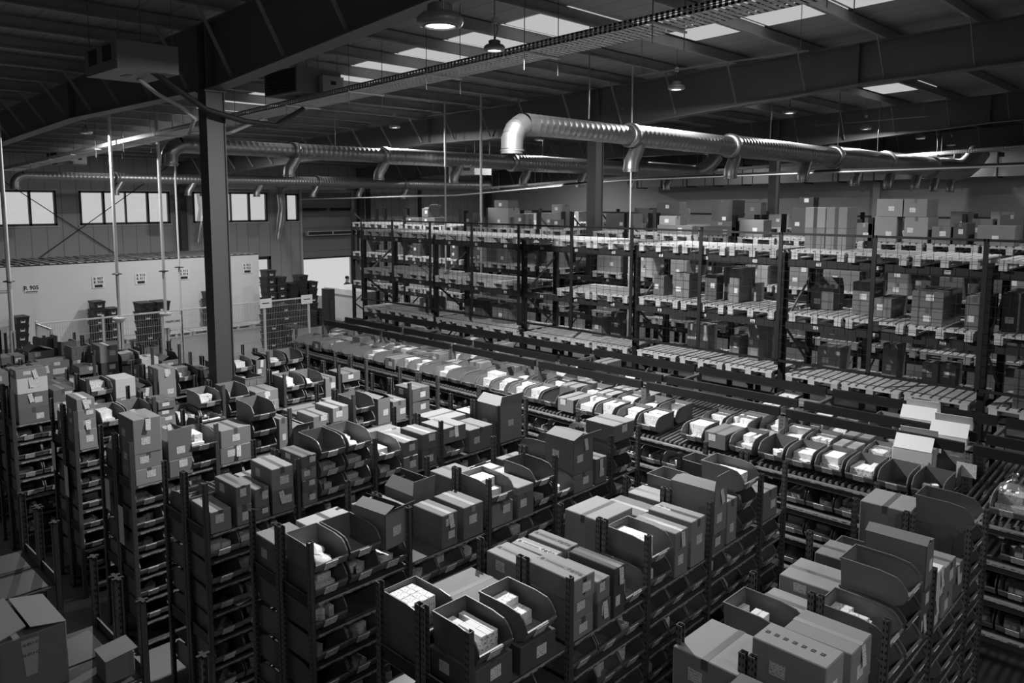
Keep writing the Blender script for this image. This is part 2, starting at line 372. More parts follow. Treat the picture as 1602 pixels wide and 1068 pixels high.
# ------------------------------------------------------------------ ventilation ducts
def duct(x, z, y0, y1, secs, label, drops, rise=False):
    """secs: list of (y, radius) where the pipe widens; drops: y of outlets"""
    t = thing('ventilation_duct', label, 'duct', (x, y0, z))
    ys = [s[0] for s in secs]+[y1]
    for i, (ya, r) in enumerate(secs):
        yb = ys[i+1]; pts = []; rs = []; n = max(2, int((yb-ya)/.14))
        for q in range(n+1):
            yy = ya+(yb-ya)*q/n-y0
            if q and q < n: pts += [(0, yy-.006, 0), (0, yy, 0), (0, yy+.006, 0)]; rs += [r, r+.0022, r]
            else: pts.append((0, yy, 0)); rs.append(r)
        MB().tube(pts, rs, 'duct', 20, False).build('pipe_section', t)
        if i: MB().tube([(0, ya-y0-.05, 0), (0, ya-y0-.045, 0), (0, ya-y0+.1, 0), (0, ya-y0+.105, 0)], [secs[i-1][1], r+.022, r+.022, r], 'duct', 20, False).build('collar', t)
    r = secs[0][1]
    el = [(0, .02, 0), (0, -.08, 0), (0, -.24, -.08), (0, -.33, -.22), (0, -.34, -.40), (0, -.34, -.47)]
    for p_, q_ in zip(el, el[1:]):
        MB().tube([p_, q_], [r+.004, r], 'duct', 20, False).build('end_elbow', t)
    MB().tube([el[1], el[2], el[3], el[4]], [r-.004]*4, 'duct', 20, False).build('elbow_lining', t)
    MB().tube([(0,-.33,-.40),(0,-.33,-.42),(0,-.33,-.44)], [r, r+.02, r], 'duct', 20, False).build('outlet_ring', t)
    for y in drops:
        rr = [s[1] for s in secs if s[0] <= y][-1]; q = min(.14, rr*.8)
        a = y-y0
        MB().tube([(0, a+.22, -rr*.4), (.0, a+.06, -rr-.16), (0, a-.02, -rr-.26), (0, a-.04, -rr-.36), (0, a-.04, -rr-.46)], [q, q, q, q, q], 'duct', 14, False).build('branch_outlet', t)
        MB().tube([(0, a-.04, -rr-.40), (0, a-.04, -rr-.42), (0, a-.04, -rr-.44)], [q, q+.014, q], 'duct', 14, False).build('outlet_ring', t)
    if rise:
        r = secs[-1][1]; e = y1-y0
        MB().tube([(0, e-.02, 0), (.12, e+.35, .05), (.3, e+.7, .3), (.45, e+1.0, .7)], r, 'duct', 20, False).build('riser_elbow', t)
    return t
d1 = duct(-8.45, 6.43, 9.15, 33.0, [(9.15,.17),(11.9,.2),(15.6,.24),(21.2,.29),(25.2,.33),(29.5,.38)], 'large galvanised spiral duct with drop outlets, nearest of the ceiling ducts', [12.0, 15.7, 19.4, 22.9, 25.6, 28.2, 30.2, 32.2], True)
d2 = duct(-17.3, 6.43, 7.6, 29.0, [(7.6,.17),(10.3,.19),(13.0,.22),(18.0,.26),(24.5,.3)], 'galvanised spiral duct hanging behind the near steel column', [10.2, 12.9, 15.6, 18.6, 21.5, 24.5, 27.0], True)
d3 = duct(-31.6, 6.05, 8.2, 31.0, [(8.2,.16),(11.2,.2),(14.8,.23),(20.0,.27),(25.0,.3)], 'galvanised spiral duct running above the pale partition room, farthest of the ducts', [11.2, 14.0, 17.0, 19.8, 22.3, 25.0], False)
for t_, x, z, ys in ((d1, -8.45, 6.43, (10.7, 17.5, 21.5, 24.5)), (d2, -17.3, 6.43, (11.5, 15.2, 19.5, 24.0))):
    for y in ys:
        MB().tube([(0, y-t_.location.y, .2), (0, y-t_.location.y, rf(x)-z)], .011, 'brace', 6).build('hanger_chain', t_)
# rectangular main along the far wall
t = thing('main_duct', 'rectangular galvanised main duct along the far wall', 'duct', (0, 35.0, 0))
b = MB(); b.prism([(-24.5, 5.92), (XE, 6.5), (XE, 7.2), (-24.5, 6.68)], -.45, .45, 'duct_box'); b.build('casing', t)
for i in range(20):
    x = -24.0+1.5*i; z = 5.92+.0173*(x+24.5)
    MB().box(x-.02, -.49, z-.05, x+.02, .49, z+.93, 'plate').build('hanger_frame', t)

# ------------------------------------------------------------------ cable trays
def tray(x0, x1, y, z0, slope, label, wd=.3, rods=()):
    t = thing('cable_tray', label, 'cable tray', (0, y, 0))
    def zz(x): return z0+slope*(x-x0)
    seg = []
    n = int((x1-x0)/.045)
    for s in (-1, 1):                       # slotted side flanges: three strips joined by short bars
        b = MB(); yy = s*wd/2
        for dz, h in ((0,.032),(.046,.014),(.07,.032)): b.prism([(x0, zz(x0)+dz), (x1, zz(x1)+dz), (x1, zz(x1)+dz+h), (x0, zz(x0)+dz+h)], yy-.001, yy+.001, 'tray')
        st = .075; q = x0
        while q < x1:
            b.prism([(q, zz(q)), (q+.042, zz(q+.042)), (q+.042, zz(q+.042)+.1), (q, zz(q)+.1)], yy-.001, yy+.001, 'tray'); q += st
        b.build('side_flange', t)
    b = MB(); q = x0
    while q < x1-.2: b.prism([(q, zz(q)), (q+.06, zz(q+.06)), (q+.06, zz(q+.06)+.003), (q, zz(q)+.003)], -wd/2, wd/2, 'tray'); q += .09
    for k in (-.08, 0, .08): b.prism([(x0, zz(x0)), (x1, zz(x1)), (x1, zz(x1)+.003), (x0, zz(x0)+.003)], k-.015, k+.015, 'tray')
    b.build('perforated_base', t)
    for x in rods:
        for s in (-1, 1): MB().tube([(x, s*(wd/2+.05), zz(x)-.25), (x, s*(wd/2+.05), rf(x))], .006, 'brace', 6).build('hanging_rod', t)
        MB().box(x-.02, -wd/2-.08, zz(x)-.03, x+.02, wd/2+.08, zz(x)-.005, 'tray').build('support_channel', t)
    return t
t = tray(-34, 8, 8.3, 6.28, .0368, 'long perforated cable tray rising toward the viewer under the roof', .6, [-32+2.05*i for i in range(18)])
c = MB()
for k in range(5):
    pts = []
    for i in range(40): x = -33.8+i*.85; pts.append((x, -.1+.05*k+R.uniform(-.012,.012), 6.28+.0368*(x+34)+.02+R.uniform(0,.012)))
    c.tube(pts, .009, 'cable' if k % 2 else 'pale', 5)
c.build('cable_bundle', t)
tray(-33.5, 3, 30.0, 5.72, .045, 'far perforated cable tray sloping up behind the third girder', .4, [-30+3.1*i for i in range(9)])
t = thing('conduit_run', 'dark conduit pipes sloping in front of the far rectangular duct', 'conduit', (0, 20.5, 0))
for k in range(3):
    MB().tube([(-34+.2*k, k*.06, 5.25), (-22.6, k*.06, 5.43+k*.03), (-14.8, k*.06, 5.88+k*.03), (-9, k*.06, 5.98+k*.03), (0, k*.06, 6.1+k*.03)], .025, 'cable' if k else 'pale', 6).build('pipe', t)

# ------------------------------------------------------------------ high bay lamps
def lamp(x, y, z, label, s=1., chain=True, pw=330.):
    t = thing('high_bay_lamp', label, 'lamp', (x, y, z), R.uniform(0, 3), 'high bay lamps')
    h = MB().lathe([(0, .115*s), (.07*s, .115*s), (.085*s, .1*s), (.09*s, .05*s), (.13*s, .045*s), (.158*s, .02*s), (.165*s, -.015*s), (.15*s, -.04*s), (.13*s, -.045*s)], 'lampbody', n=32)
    h.build('housing', t)
    f = MB()
    for k in range(20): f.box(-.09*s, -.003*s, .05*s, .09*s, .003*s, .105*s, 'lampbody', Matrix.Rotation(k*PI/20, 4, 'Z'))
    f.build('cooling_fins', t)
    MB().lathe([(0, -.036*s), (.105*s, -.036*s), (.108*s, -.03*s)], 'lens', n=32).build('lens', t)
    MB().lathe([(.108*s, -.03*s), (.11*s, -.05*s), (.125*s, -.052*s), (.13*s, -.045*s)], 'brace', n=32).build('reflector_ring', t)
    MB().tube([(0,0,.11*s),(0,0,.17*s)], .012*s, 'dark', 8).build('hook', t)
    if chain: MB().tube([(0,0,.15*s),(0,0,rf(x)-z)], .006, 'brace', 5).build('chain', t)
    MB().box(-.03, -.03, .3, .03, .03, .38, 'pale').build('plug_box', t)
    MB().tube([(.03,0,.34),(.06,0,.25),(.03,.02,.12*s)], .005, 'cable', 5).build('cord', t)
    ld = D.lights.new('lamp_light', 'AREA'); ld.shape = 'DISK'; ld.size = .2*s; ld.energy = pw; lo = D.objects.new('lamp_light', ld); sc.collection.objects.link(lo); lo.parent = t; lo.location = (0, 0, -.06*s)
    return t
lamp(-4.68, 4.08, 6.62, 'round high bay lamp hanging closest to the viewer, largest of the lamps', 1.08, pw=22)
for i, (y, x) in enumerate([(7.32,-7.34),(13.5,-8.5),(19.0,-8.7),(24.7,-8.9),(29.6,-8.8),(34.0,-9.0)]):
    lamp(x, y, 7.45 if i else 7.2, 'small round high bay lamp, %s in the line of lamps above the near duct' % first(i), pw=[800, 270, 170, 140, 130, 90][i], s=.85 if i == 0 else 1.)
for x, y, wd in ((-17.8, 13.8, 'left of the girder stiffener above the middle duct'), (-22.5, 7.3, 'glowing among the purlins at far left'), (-27.0, 13.4, 'beyond the near column high among purlins'), (-17.9, 20.0, 'over the far racks beyond the middle duct')):
    lamp(x, y, 7.0 if x < -20 else 7.3, 'round high bay lamp '+wd)
for i, (x, y) in enumerate(((2.8, 2.4), (3.0, 8.0), (4.5, 3.5), (3.0, -4.5), (-16.0, -4.5))):  # fill lamps added outside the view to light the foreground
    lamp(x, y, 7.9 if x > 0 else 7.4, 'high bay lamp added as fill over the near aisles, %s one beyond the view' % first(i), pw=85)
for i, (x, y) in enumerate(((-1.0, 13.5), (-1.2, 24.7), (-1.4, 31.5), (-18.0, 26.5), (-18.2, 31.5), (-27.5, 20.0), (-27.5, 27.5), (-27.5, 32.5))):  # unseen lamps added to brighten the back area and far wall
    lamp(x, y, 7.6 if x > -9 else 6.95 if x < -20 else 7.35, 'unseen high bay lamp added as fill, %s of those behind the girders' % first(i), pw=100)

# ------------------------------------------------------------------ air handling boxes
def acunit(x, y, z, wx, wy, h, label, louvre=False):
    t = thing('ceiling_heater', label, 'ceiling unit', (x, y, z))
    b = MB().box(0, 0, 0, wx, wy, h, 'ac'); b.build('casing', t)
    if not louvre:
        for a in (.1, .55): MB().box(wx*a+.04, -.012, h*.35, wx*a+wx*.28, 0.0, h*.88, 'dark').build('air_opening', t)
        MB().box(0, -.02, h*.28, wx, -.0, h*.32, 'ac').box(0, -.02, h*.92, wx, 0, h, 'ac').build('rim', t)
    else:
        for k in range(8): MB().bar((.05, -.01, .04+k*h*.115), (wx-.05, -.01, .04+k*h*.115), .02, .03, 'dark').build('louvre', t)
        MB().box(wx, wy*.5, .03, wx+.12, wy-.02, h*.75, 'pale').box(wx+.12, wy*.68, h*.4, wx+.125, wy*.8, h*.55, 'dark').build('control_box', t)
    MB().box(wx*.4, wy*.35, -.006, wx*.6, wy*.45, 0, 'dark').build('drain_slot', t)
    for a in (.05, wx-.05):
        for c in (.05, wy-.05): MB().tube([(a, c, h), (a, c, rf(x)-z)], .006, 'brace', 6).build('hanging_rod', t)
    return t
acunit(-12.35, 4.05, 6.98, 1.2, .82, .38, 'boxy ceiling air unit with two square openings, hung left of the near column')
acunit(-14.03, 7.77, 7.2, 1.15, .95, .45, 'ceiling air unit with dark louvres, hung right of the near column', True)
acunit(-20.6, 18.3, 6.1, 1.3, .8, .42, 'small ceiling air unit with two openings, hung below the middle duct')
acunit(-30.5, 8.6, 6.4, 1.1, .9, .4, 'distant ceiling air unit with louvres, over the pale partition room', True)
t = thing('heater_pipework', 'bent black and pale pipes joining the air units to the near column', 'pipe', (0, 0, 0))
MB().tube([(-11.3, 4.55, 7.02), (-11.6, 5.1, 6.8), (-11.9, 5.6, 6.62), (-11.92, 6.2, 6.5), (-12.3, 7.0, 6.5), (-12.9, 7.9, 6.9)], .045, 'cable', 10).build('black_pipe', t)
MB().tube([(-11.9, 4.6, 6.98), (-12.0, 4.9, 6.8), (-12.1, 5.3, 6.65), (-12.2, 5.55, 6.5), (-12.55, 5.6, 6.3), (-13.2, 6.6, 6.4), (-14.2, 7.8, 6.8)], .03, 'pale', 8).build('grey_pipe', t)
# sprinkler-like conduit over the lamps
for i, (x, y) in enumerate(((-7.0, 12.3), (-8.6, 24.0), (-15.2, 14.2))):
    t = thing('suspended_conduit', 'thin pale conduit hung level from rods, %s of three' % ['right of the skylights', 'behind the second girder', 'below the purlins over the middle duct'][i], 'conduit', (x, y, 7.55))
    MB().tube([(-1.6, 0, 0), (1.6, .1, .06)], .014, 'brace', 6).build('pipe', t)
    for a in (-1.5, 1.5): MB().tube([(a, 0, 0), (a, 0, rf(x)-7.55)], .006, 'brace', 5).build('hanging_rod', t)
# ------------------------------------------------------------------ stored goods: bins, cartons, packs
_mc = {}
def shared(key, fn):
    if key not in _mc: _mc[key] = fn().mesh(key)
    return _mc[key]
BL, BW, BH = .47, .31, .235
def bin_body(L_=BL, W_=BW, H_=BH, k='bin'):
    b = MB(); t = .005; a = L_/2
    side = [(-a+.015, 0), (a-.10, 0), (a-.03, .035), (a, .095), (a-.008, .128), (a-.05, .185), (a-.085, H_-.022), (a-.2, H_-.004), (-a, H_)]
    for s in (-1, 1):
        y = s*(W_/2-t); b.prism(side, min(y, y+s*t), max(y, y+s*t), k)
        for p_, q_ in (((-a, H_-.005), (a-.2, H_-.009)), ((a-.2, H_-.009), (a-.085, H_-.026)), ((a-.085, H_-.026), (a-.05, .183)), ((a-.05, .183), (a-.01, .128))):
            b.bar((p_[0], s*(W_/2-.004), p_[1]), (q_[0], s*(W_/2-.004), q_[1]), .013, .01, k, (0, 1, 0))
        b.box(-a+.03, min(y+s*t, y+s*(t+.002)), .02, a-.14, max(y+s*t, y+s*(t+.002)), .026, k)
    b.box(-a+.012, -W_/2+t, 0, a-.10, W_/2-t, t, k)
    b.prism([(-a+.012, 0), (-a+.018, 0), (-a+.006, H_), (-a, H_)], -W_/2+t, W_/2-t, k)
    b.box(-a-.008, -W_/2, H_-.016, -a+.006, W_/2, H_, k)
    b.prism([(a-.10, 0), (a-.03, .035), (a, .095), (a-.006, .095), (a-.036, .040), (a-.10, .006)], -W_/2+t, W_/2-t, k)
    b.prism([(a-.012, .09), (a+.004, .09), (a+.004, .104), (a-.012, .104)], -W_/2, W_/2, k)
    for s in (-.06, .06): b.box(-a-.004, s-.02, H_*.35, -a+.004, s+.02, H_*.8, k)
    return b
def bin_label(): return MB().prism([(BL/2-.030, .030), (BL/2-.026, .028), (BL/2+.010, .098), (BL/2+.005, .100)], -.065, .055, 'sticker')
PACK = [(.115, .05, .07), (.13, .06, .05), (.095, .045, .09), (.07, .07, .1)]
packs = []          # (owner object, matrix, size index)
BAGS = []
def pack_mesh(i):
    a, b_, c = PACK[i]; return shared('medicine_box_%d' % i, lambda: MB().cbox(-a/2, -b_/2, 0, a/2, b_/2, c, 'pack', .002))
def fill_packs(owner, Mt, L_=BL, W_=BW, lvl=.14, dense=.9, big=1.):
    i = R.randrange(3); a, b_, c = PACK[i]
    if R.random() < .35: a, b_ = b_, a; rz = PI/2
    else: rz = 0
    nx = int((L_-.12)/a); ny = int((W_-.03)/b_); nl = max(1, round(lvl/c))
    rows_full = R.randint(max(1, nx-2), nx)
    for l in range(nl):
        for ix in range(nx):
            for iy in range(ny):
                if l < nl-1 and ix < nx-1 and ix < rows_full-1: continue   # buried under the top layer
                if l == nl-1 and (ix >= rows_full or R.random() > dense): continue
                x = -L_/2+.022+a*(ix+.5)+R.uniform(-.002, .004); y = -W_/2+.016+b_*(iy+.5)+R.uniform(-.002, .002)
                tilt = R.uniform(-.04, .04)
                packs.append((owner, Mt @ Matrix.Translation((x, y, .006+l*c)) @ Matrix.Rotation(rz+tilt, 4, 'Z'), i))
    for q in range(R.randint(0, 3)):
        x = L_/2-.17+R.uniform(-.04, .03); y = R.uniform(-W_/2+.06, W_/2-.06)
        packs.append((owner, Mt @ Matrix.Translation((x, y, .01+.0)) @ Matrix.Rotation(R.uniform(0, 3), 4, 'Z'), i))
def bag_mesh(sd):
    r = random.Random(sd); b = MB(); n, mm = 10, 7; vs = []; fs = []
    for i in range(mm):
        ph = PI*i/(mm-1)
        for j in range(n):
            t = 2*PI*j/n; q = 1+r.uniform(-.18, .18)
            vs.append((.12*q*math.sin(ph)*math.cos(t), .09*q*math.sin(ph)*math.sin(t), .045+.045*math.cos(ph)*q))
    for i in range(mm-1):
        for j in range(n): fs.append((i*n+j, (i+1)*n+j, (i+1)*n+(j+1)%n, i*n+(j+1)%n))
    return b.add(vs, fs, 'bag', True)
cull = []           # roots that are dropped when nothing of them can be seen
BINTXT = {0: 'empty grey bin', 1: 'grey bin of white boxes', 2: 'grey bin holding white bags', 3: 'grey bin of small cartons'}
def add_bin(x, y, z, rz, fill, where, lvl=.14, sticker=True, group=None):
    Mt = Matrix.Translation((x, y, z)) @ Matrix.Rotation(rz, 4, 'Z')
    o = put('picking_bin', shared('picking_bin', bin_body), None, (x, y, z), rz)
    tag(o, '%s, %s' % (BINTXT[fill], where), 'bin', group or 'picking bins'); cull.append(o)
    if sticker: put('label', shared('bin_label', bin_label), o)
    if fill == 1: fill_packs(o, Mt, lvl=lvl)
    elif fill == 3:
        for q in range(R.randint(2, 5)):
            packs.append((o, Mt @ Matrix.Translation((R.uniform(-.12, .12), R.uniform(-.08, .08), .006)) @ Matrix.Rotation(R.uniform(0, 3), 4, 'Z'), 3))
    elif fill == 2:
        for q in range(3):
            i = R.randrange(4); b = put('bag', shared('bag_%d' % i, lambda: bag_mesh(i)), None, Mt @ Vector((.08-.13*q, R.uniform(-.05, .05), .015+.03*(q % 2))), rz+R.uniform(-.5, .5))
            tag(b, 'white bag, %s from the lip, bin %s' % (first(q), where.replace(' shelving', '')), 'bag', 'white bags in ' + where); BAGS.append((b, o))
    return o
CT = {'c': 'taped mid-grey carton', 'l': 'pale closed carton', 'd': 'dark closed carton', 'o': 'open-topped carton with flaps', 'e': 'carton with black lettering', 'q': 'carton with printed squares', 'm': 'mid-grey carton', 'w': 'white carton', 'x': 'wrapped carton'}
CM = {'c': 'carton', 'l': 'carton_light', 'd': 'carton_dark', 'o': 'carton', 'e': 'carton_mid', 'q': 'carton_mid', 'm': 'carton_mid', 'w': 'white', 'x': 'carton'}
def add_carton(kind, x0, x1, y0, y1, z, h, where, rz=0., parts=True, group=None, stick=True, facing='x'):
    """closed or open carton; sizes are the real ones of each carton"""
    cx, cy_ = (x0+x1)/2, (y0+y1)/2; dx, dy = (x1-x0)/2, (y1-y0)/2; k = CM[kind]
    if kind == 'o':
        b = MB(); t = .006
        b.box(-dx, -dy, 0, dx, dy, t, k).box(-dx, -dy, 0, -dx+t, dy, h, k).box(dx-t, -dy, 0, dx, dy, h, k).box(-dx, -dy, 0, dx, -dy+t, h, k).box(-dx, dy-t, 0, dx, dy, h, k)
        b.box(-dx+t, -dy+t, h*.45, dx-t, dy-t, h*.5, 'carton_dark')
    else: b = MB().cbox(-dx, -dy, 0, dx, dy, h, k, min(.006, dx*.1, dy*.1))
    o = b.build('cardboard_box', None, (cx, cy_, z), rz)
    tag(o, '%s, %s' % (CT[kind], where), 'box', group or 'stored cartons'); cull.append(o)
    if not parts: return o
    tp = 'tape_light' if R.random() < .1 else 'tape'
    if kind in 'cdelm' and h > .08:
        b = MB(); w_ = .024
        if dx >= dy: b.box(-dx, -w_, h, dx, w_, h+.0008, tp).box(dx, -w_, h-min(.07, h*.4), dx+.0008, w_, h, tp).box(-dx-.0008, -w_, h-min(.07, h*.4), -dx, w_, h, tp)
        else: b.box(-w_, -dy, h, w_, dy, h+.0008, tp).box(-w_, -dy-.0008, h-min(.07, h*.4), w_, -dy, h, tp)
        b.build('tape', o)
    if kind == 'o':
        fl = MB(); a = .9; f_ = dx*.8
        fl.bar((0, -dy, h), (0, -dy-f_*.35, h+f_*.75), dx*2, .005, k, (1, 0, 0)) if dy > .05 else None
        MB().box(-dx, 0, 0, dx, min(dy, .17), .005, k, Matrix.Translation((0, -dy, h)) @ Matrix.Rotation(R.uniform(.2, .75), 4, 'X')).build('flap', o)
        MB().box(-dx, -min(dy, .17), 0, dx, 0, .005, k, Matrix.Translation((0, dy, h)) @ Matrix.Rotation(-R.uniform(.15, 1.2), 4, 'X')).build('flap', o)
        if R.random() < .7: MB().box(-.15, -dy, 0, 0, dy, .005, k, Matrix.Translation((dx, 0, h)) @ Matrix.Rotation(R.uniform(-1.9, -.4), 4, 'Y') @ Matrix.Scale(-1, 4, (1,0,0))).build('flap', o)
    if kind == 'q':
        b = MB(); n = 7
        for i in range(n):
            xx = -dx+.03+i*(2*dx-.06)/n; b.box(xx, -.016, h+.0008, xx+.026, .014, h+.0018, 'ink').box(xx+.004, -.004, h+.0018, xx+.02, .0, h+.0022, 'carton_mid')
        b.build('printed_strip', o)
    if kind == 'e':
        fit = min(1, dx/.23)
        text(o, 'e -------- +e+e', (0, 0, h+.0018), .072*fit, (0, 0, 0), 'printed_lettering'); text(o, '+e+e', (dx+.0012, 0, h*.5), .07*min(1, h/.2), (0, -PI/2, PI), 'printed_mark')
    if stick and h > .1:
        sw = min(.1, dy*.8); sh = min(.085, h*.45)
        yy = R.uniform(-dy*.4, dy*.5); zz = h*R.uniform(.2, .5)
        if facing == 'x':
            MB().box(dx+.0005, yy-sw/2, zz, dx+.0018, yy+sw/2, zz+sh, 'sticker').build('label', o)
            if R.random() < .35: MB().box(0, -.028, -.13, .0012, .028, .0, 'sticker', Matrix.Translation((dx+.002, -yy*.6, h-.01)) @ Matrix.Rotation(-.12, 4, 'Y') @ Matrix.Rotation(R.uniform(-.25, .25), 4, 'X')).build('hanging_slip', o)
            if R.random() < .4: MB().box(-dx*.5, -dy-.0015, h*.4, -dx*.5+.1, -dy-.0005, h*.4+sh, 'sticker').build('label', o)
        else:
            xx = R.uniform(-dx*.5, dx*.4); sw = min(.1, dx*.7)
            MB().box(xx-sw/2, -dy-.0015, zz, xx+sw/2, -dy-.0005, zz+sh, 'sticker').build('label', o)
    return o
def lvlname(i, n):
    return {1: ['alone'], 2: ['bottom', 'top'], 3: ['bottom', 'middle', 'top'], 4: ['bottom', 'lower middle', 'upper middle', 'top']}.get(n, ['bottom', 'second up', 'middle', 'fourth up', 'top', 'sixth up', 'seventh up'])[i]

# ------------------------------------------------------------------ shelving rows
ROW = {7: -1.55, 6: -3.41, 5: -5.27, 4: -7.13, 3: -8.99, 2: -10.85, 1: -12.71, 0: -14.57, -1: -16.43, -2: -18.29}
Y0 = {7: 3.2, 6: 3.2, 5: 3.2, 4: 3.2, 3: 3.2, 2: 3.2, 1: 2.95, 0: 2.65, -1: 2.65, -2: 2.65}
YEND = 7.75
YE = {0: 6.15, -1: 5.2, -2: 4.2}
RN = {7: 'rightmost shelving row'}
for i_, r_ in enumerate(range(6, -3, -1)): RN[r_] = '%s shelving row from right' % ORD[i_+1]
LEV = [2.0, 1.725, 1.45, 1.175, .9, .625, .35, .1]
def upright(k, h=2.535):
    b = MB(); b.box(-.022, -.022, 0, -.019, .022, h, k).box(-.022, -.022, 0, .022, -.019, h, k).box(-.022, .019, 0, .022, .022, h, k)
    return b.box(-.03, -.03, 0, .03, .03, .012, 'plate')
def upright_front(h=2.535):
    b = MB(); b.box(.019, -.022, 0, .022, .022, h, 'post_plain').box(-.022, -.022, 0, .022, -.019, h, 'post').box(-.022, .019, 0, .022, .022, h, 'post')
    return b.box(-.03, -.03, 0, .03, .03, .012, 'plate')
def shelf_mesh(L_):
    b = MB(); b.box(.01, .02, .0, .47, L_-.02, .004, 'shelf').box(.466, .02, -.03, .47, L_-.02, .004, 'shelf').box(.01, .02, -.03, .014, L_-.02, .004, 'shelf')
    return b.box(.4702, .06, -.026, .4712, L_-.06, -.002, 'strip')
def shelving(X, ya, yb, label, posts=None, group='shelving rows', caps=False):
    t = thing('shelving_unit', label, 'shelving', (X, ya, 0), 0, group)
    ys = [0.]
    while ys[-1]+1.0 < yb-ya-.3: ys.append(ys[-1]+1.0)
    ys.append(yb-ya)
    for q in ys:
        put('upright', shared('upright_front', upright_front), t, (-.022, q, 0))
        put('upright', shared('upright_mid', lambda: upright('post')), t, (-.49+.03, q, 0))
        put('upright', shared('upright_mid', None), t, (-.49-.03, q, 0)); put('upright', shared('upright_mid', None), t, (-.96, q, 0))
        if caps:
            for a in (-.022, -.46, -.52, -.96):
                put('post_cap', shared('post_cap', lambda: MB().box(-.04, -.012, 0, .04, .012, .015, 'dark').box(-.012, -.04, 0, .012, .04, .015, 'dark')), t, (a, q, 2.535))
    for a, c in zip(ys, ys[1:]):
        L_ = c-a; key = 'shelf_%.2f' % L_
        for z in LEV:
            put('shelf', shared(key, lambda: shelf_mesh(L_)), t, (-.49, a, z)); put('shelf', shared(key, None), t, (-.49, a+L_, z), PI)
    for q in (ys[0], ys[-1]):
        for z in (1.955, .86):
            for a in (-.46, -.95):
                put('side_plate', shared('side_plate', lambda: MB().box(0, -.004, 0, .43, .004, .11, 'plate').box(0, -.007, .106, .43, .004, .11, 'brace').box(0, -.007, 0, .43, .004, .004, 'brace').box(.01, -.0065, .08, .05, -.0045, .084, 'brace').box(.38, -.0065, .03, .42, -.0045, .034, 'brace')), t, (a, q, z))
    return t
def DO(r, lst):
    """lst: half, y0, y1, items bottom to top; item = (kind, height, option)"""
    X = ROW[r]; cnt = {'F': 0, 'B': 0}
    for half, ya, yb, items in lst:
        ordn = first(cnt[half]) if cnt[half] else 'nearest'; cnt[half] += 1; z = 2.006; n = len(items)
        xo = X-.245 if half == 'F' else X-.735
        for i, it in enumerate(items):
            kd, h = it[0], it[1]
            where = '%s of %s %s stack, %s' % (lvlname(i, n), ordn, 'front' if half == 'F' else 'rear', RN[r])
            jit = R.uniform(-.012, .012)
            if kd == 'b':
                add_bin(xo+jit, (ya+yb)/2, z, R.uniform(-.02, .02)+(PI if (half == 'B' and r < 6) else 0), it[2], where, lvl=.1+.1*R.random() if i == n-1 else .08); z += .212
            else:
                dp = it[2] if len(it) > 2 else .43
                x1 = (X-.02 if half == 'F' else X-.52)+jit; x0 = x1-dp
                rz = it[3] if len(it) > 3 else R.uniform(-.03, .03)
                add_carton(kd, x0, x1, ya+.01, yb-.01, z, h, where, rz); z += h+.002
        if items[-1][0] == 'b': pass
def low_bins(r, yb=YEND, back_bay=True):
    X = ROW[r]; ya = Y0[r]; nb = int((yb-ya)//1.0)
    col = 0; ys = []
    k = 0
    while ya+k < yb-.3:
        b0 = ya+k; b1 = min(b0+1, yb); nn = 3 if b1-b0 > .9 else (2 if b1-b0 > .65 else 1)
        for q in range(nn): ys.append(b0+.02+(b1-b0-.04)*(q+.5)/nn)
        k += 1
    for li, z in enumerate(LEV[1:], 1):
        if li > 6: continue
        for ci, y in enumerate(ys):
            if R.random() < .1: continue
            where = '%s bin column, %s shelf down, %s' % (first(ci), first(li-1), RN[r].replace('shelving ', ''))
            add_bin(X-.245+R.uniform(-.008, .004), y+R.uniform(-.006, .006), z+.005, R.uniform(-.02, .02), R.choice([1, 1, 1, 3, 0]), where, lvl=R.uniform(.04, .12))
        for ci, y in enumerate(ys[:3]):
            if R.random() < .15: continue
            where = 'rear side, %s column, %s shelf down, %s' % (first(ci), first(li-1), RN[r].replace('shelving ', ''))
            add_bin(X-.735, y, z+.005, PI, 0, where, sticker=False)
for r in ROW:
    shelving(ROW[r], Y0[r], YE.get(r, YEND), 'steel picking shelves packed with bins and cartons, ' + RN[r])
    low_bins(r, YE.get(r, YEND))

b1, b0, b2, b3 = ('b', .21, 1), ('b', .21, 0), ('b', .21, 2), ('b', .21, 3)
def c(h, *a): return ('c', h)+a
DO(7, [
 ('B', 4.13, 4.62, [('m', .10), ('l', .30, .46)]), ('B', 4.78, 5.10, [b0, b1]), ('B', 5.28, 5.6, [('l', .26, .46)]), ('B', 5.66, 6.08, [('c', .18), ('l', .16, .46)]),
 ('B', 6.26, 6.62, [('c', .16), ('c', .17)]), ('B', 6.68, 6.98, [b0]), ('B', 7.25, 7.7, [('c', .50)]),
 ('F', 3.7, 4.05, [('c', .5)]), ('F', 4.24, 4.5, [('m', .3), ('q', .31, .46)]), ('F', 4.56, 4.9, [('c', .3), ('m', .26)]),
 ('F', 5.24, 5.56, [b0, b1]), ('F', 5.6, 5.92, [b1, b0, b0]), ('F', 5.96, 6.17, [('d', .22), ('d', .2), ('o', .34)]),
 ('F', 6.26, 6.46, [('w', .24, .36), ('w', .22, .36)]), ('F', 6.5, 6.8, [('c', .2), ('c', .22)]), ('F', 6.84, 7.12, [('c', .28)]),
 ('F', 7.26, 7.7, [b0, b0, b1])])
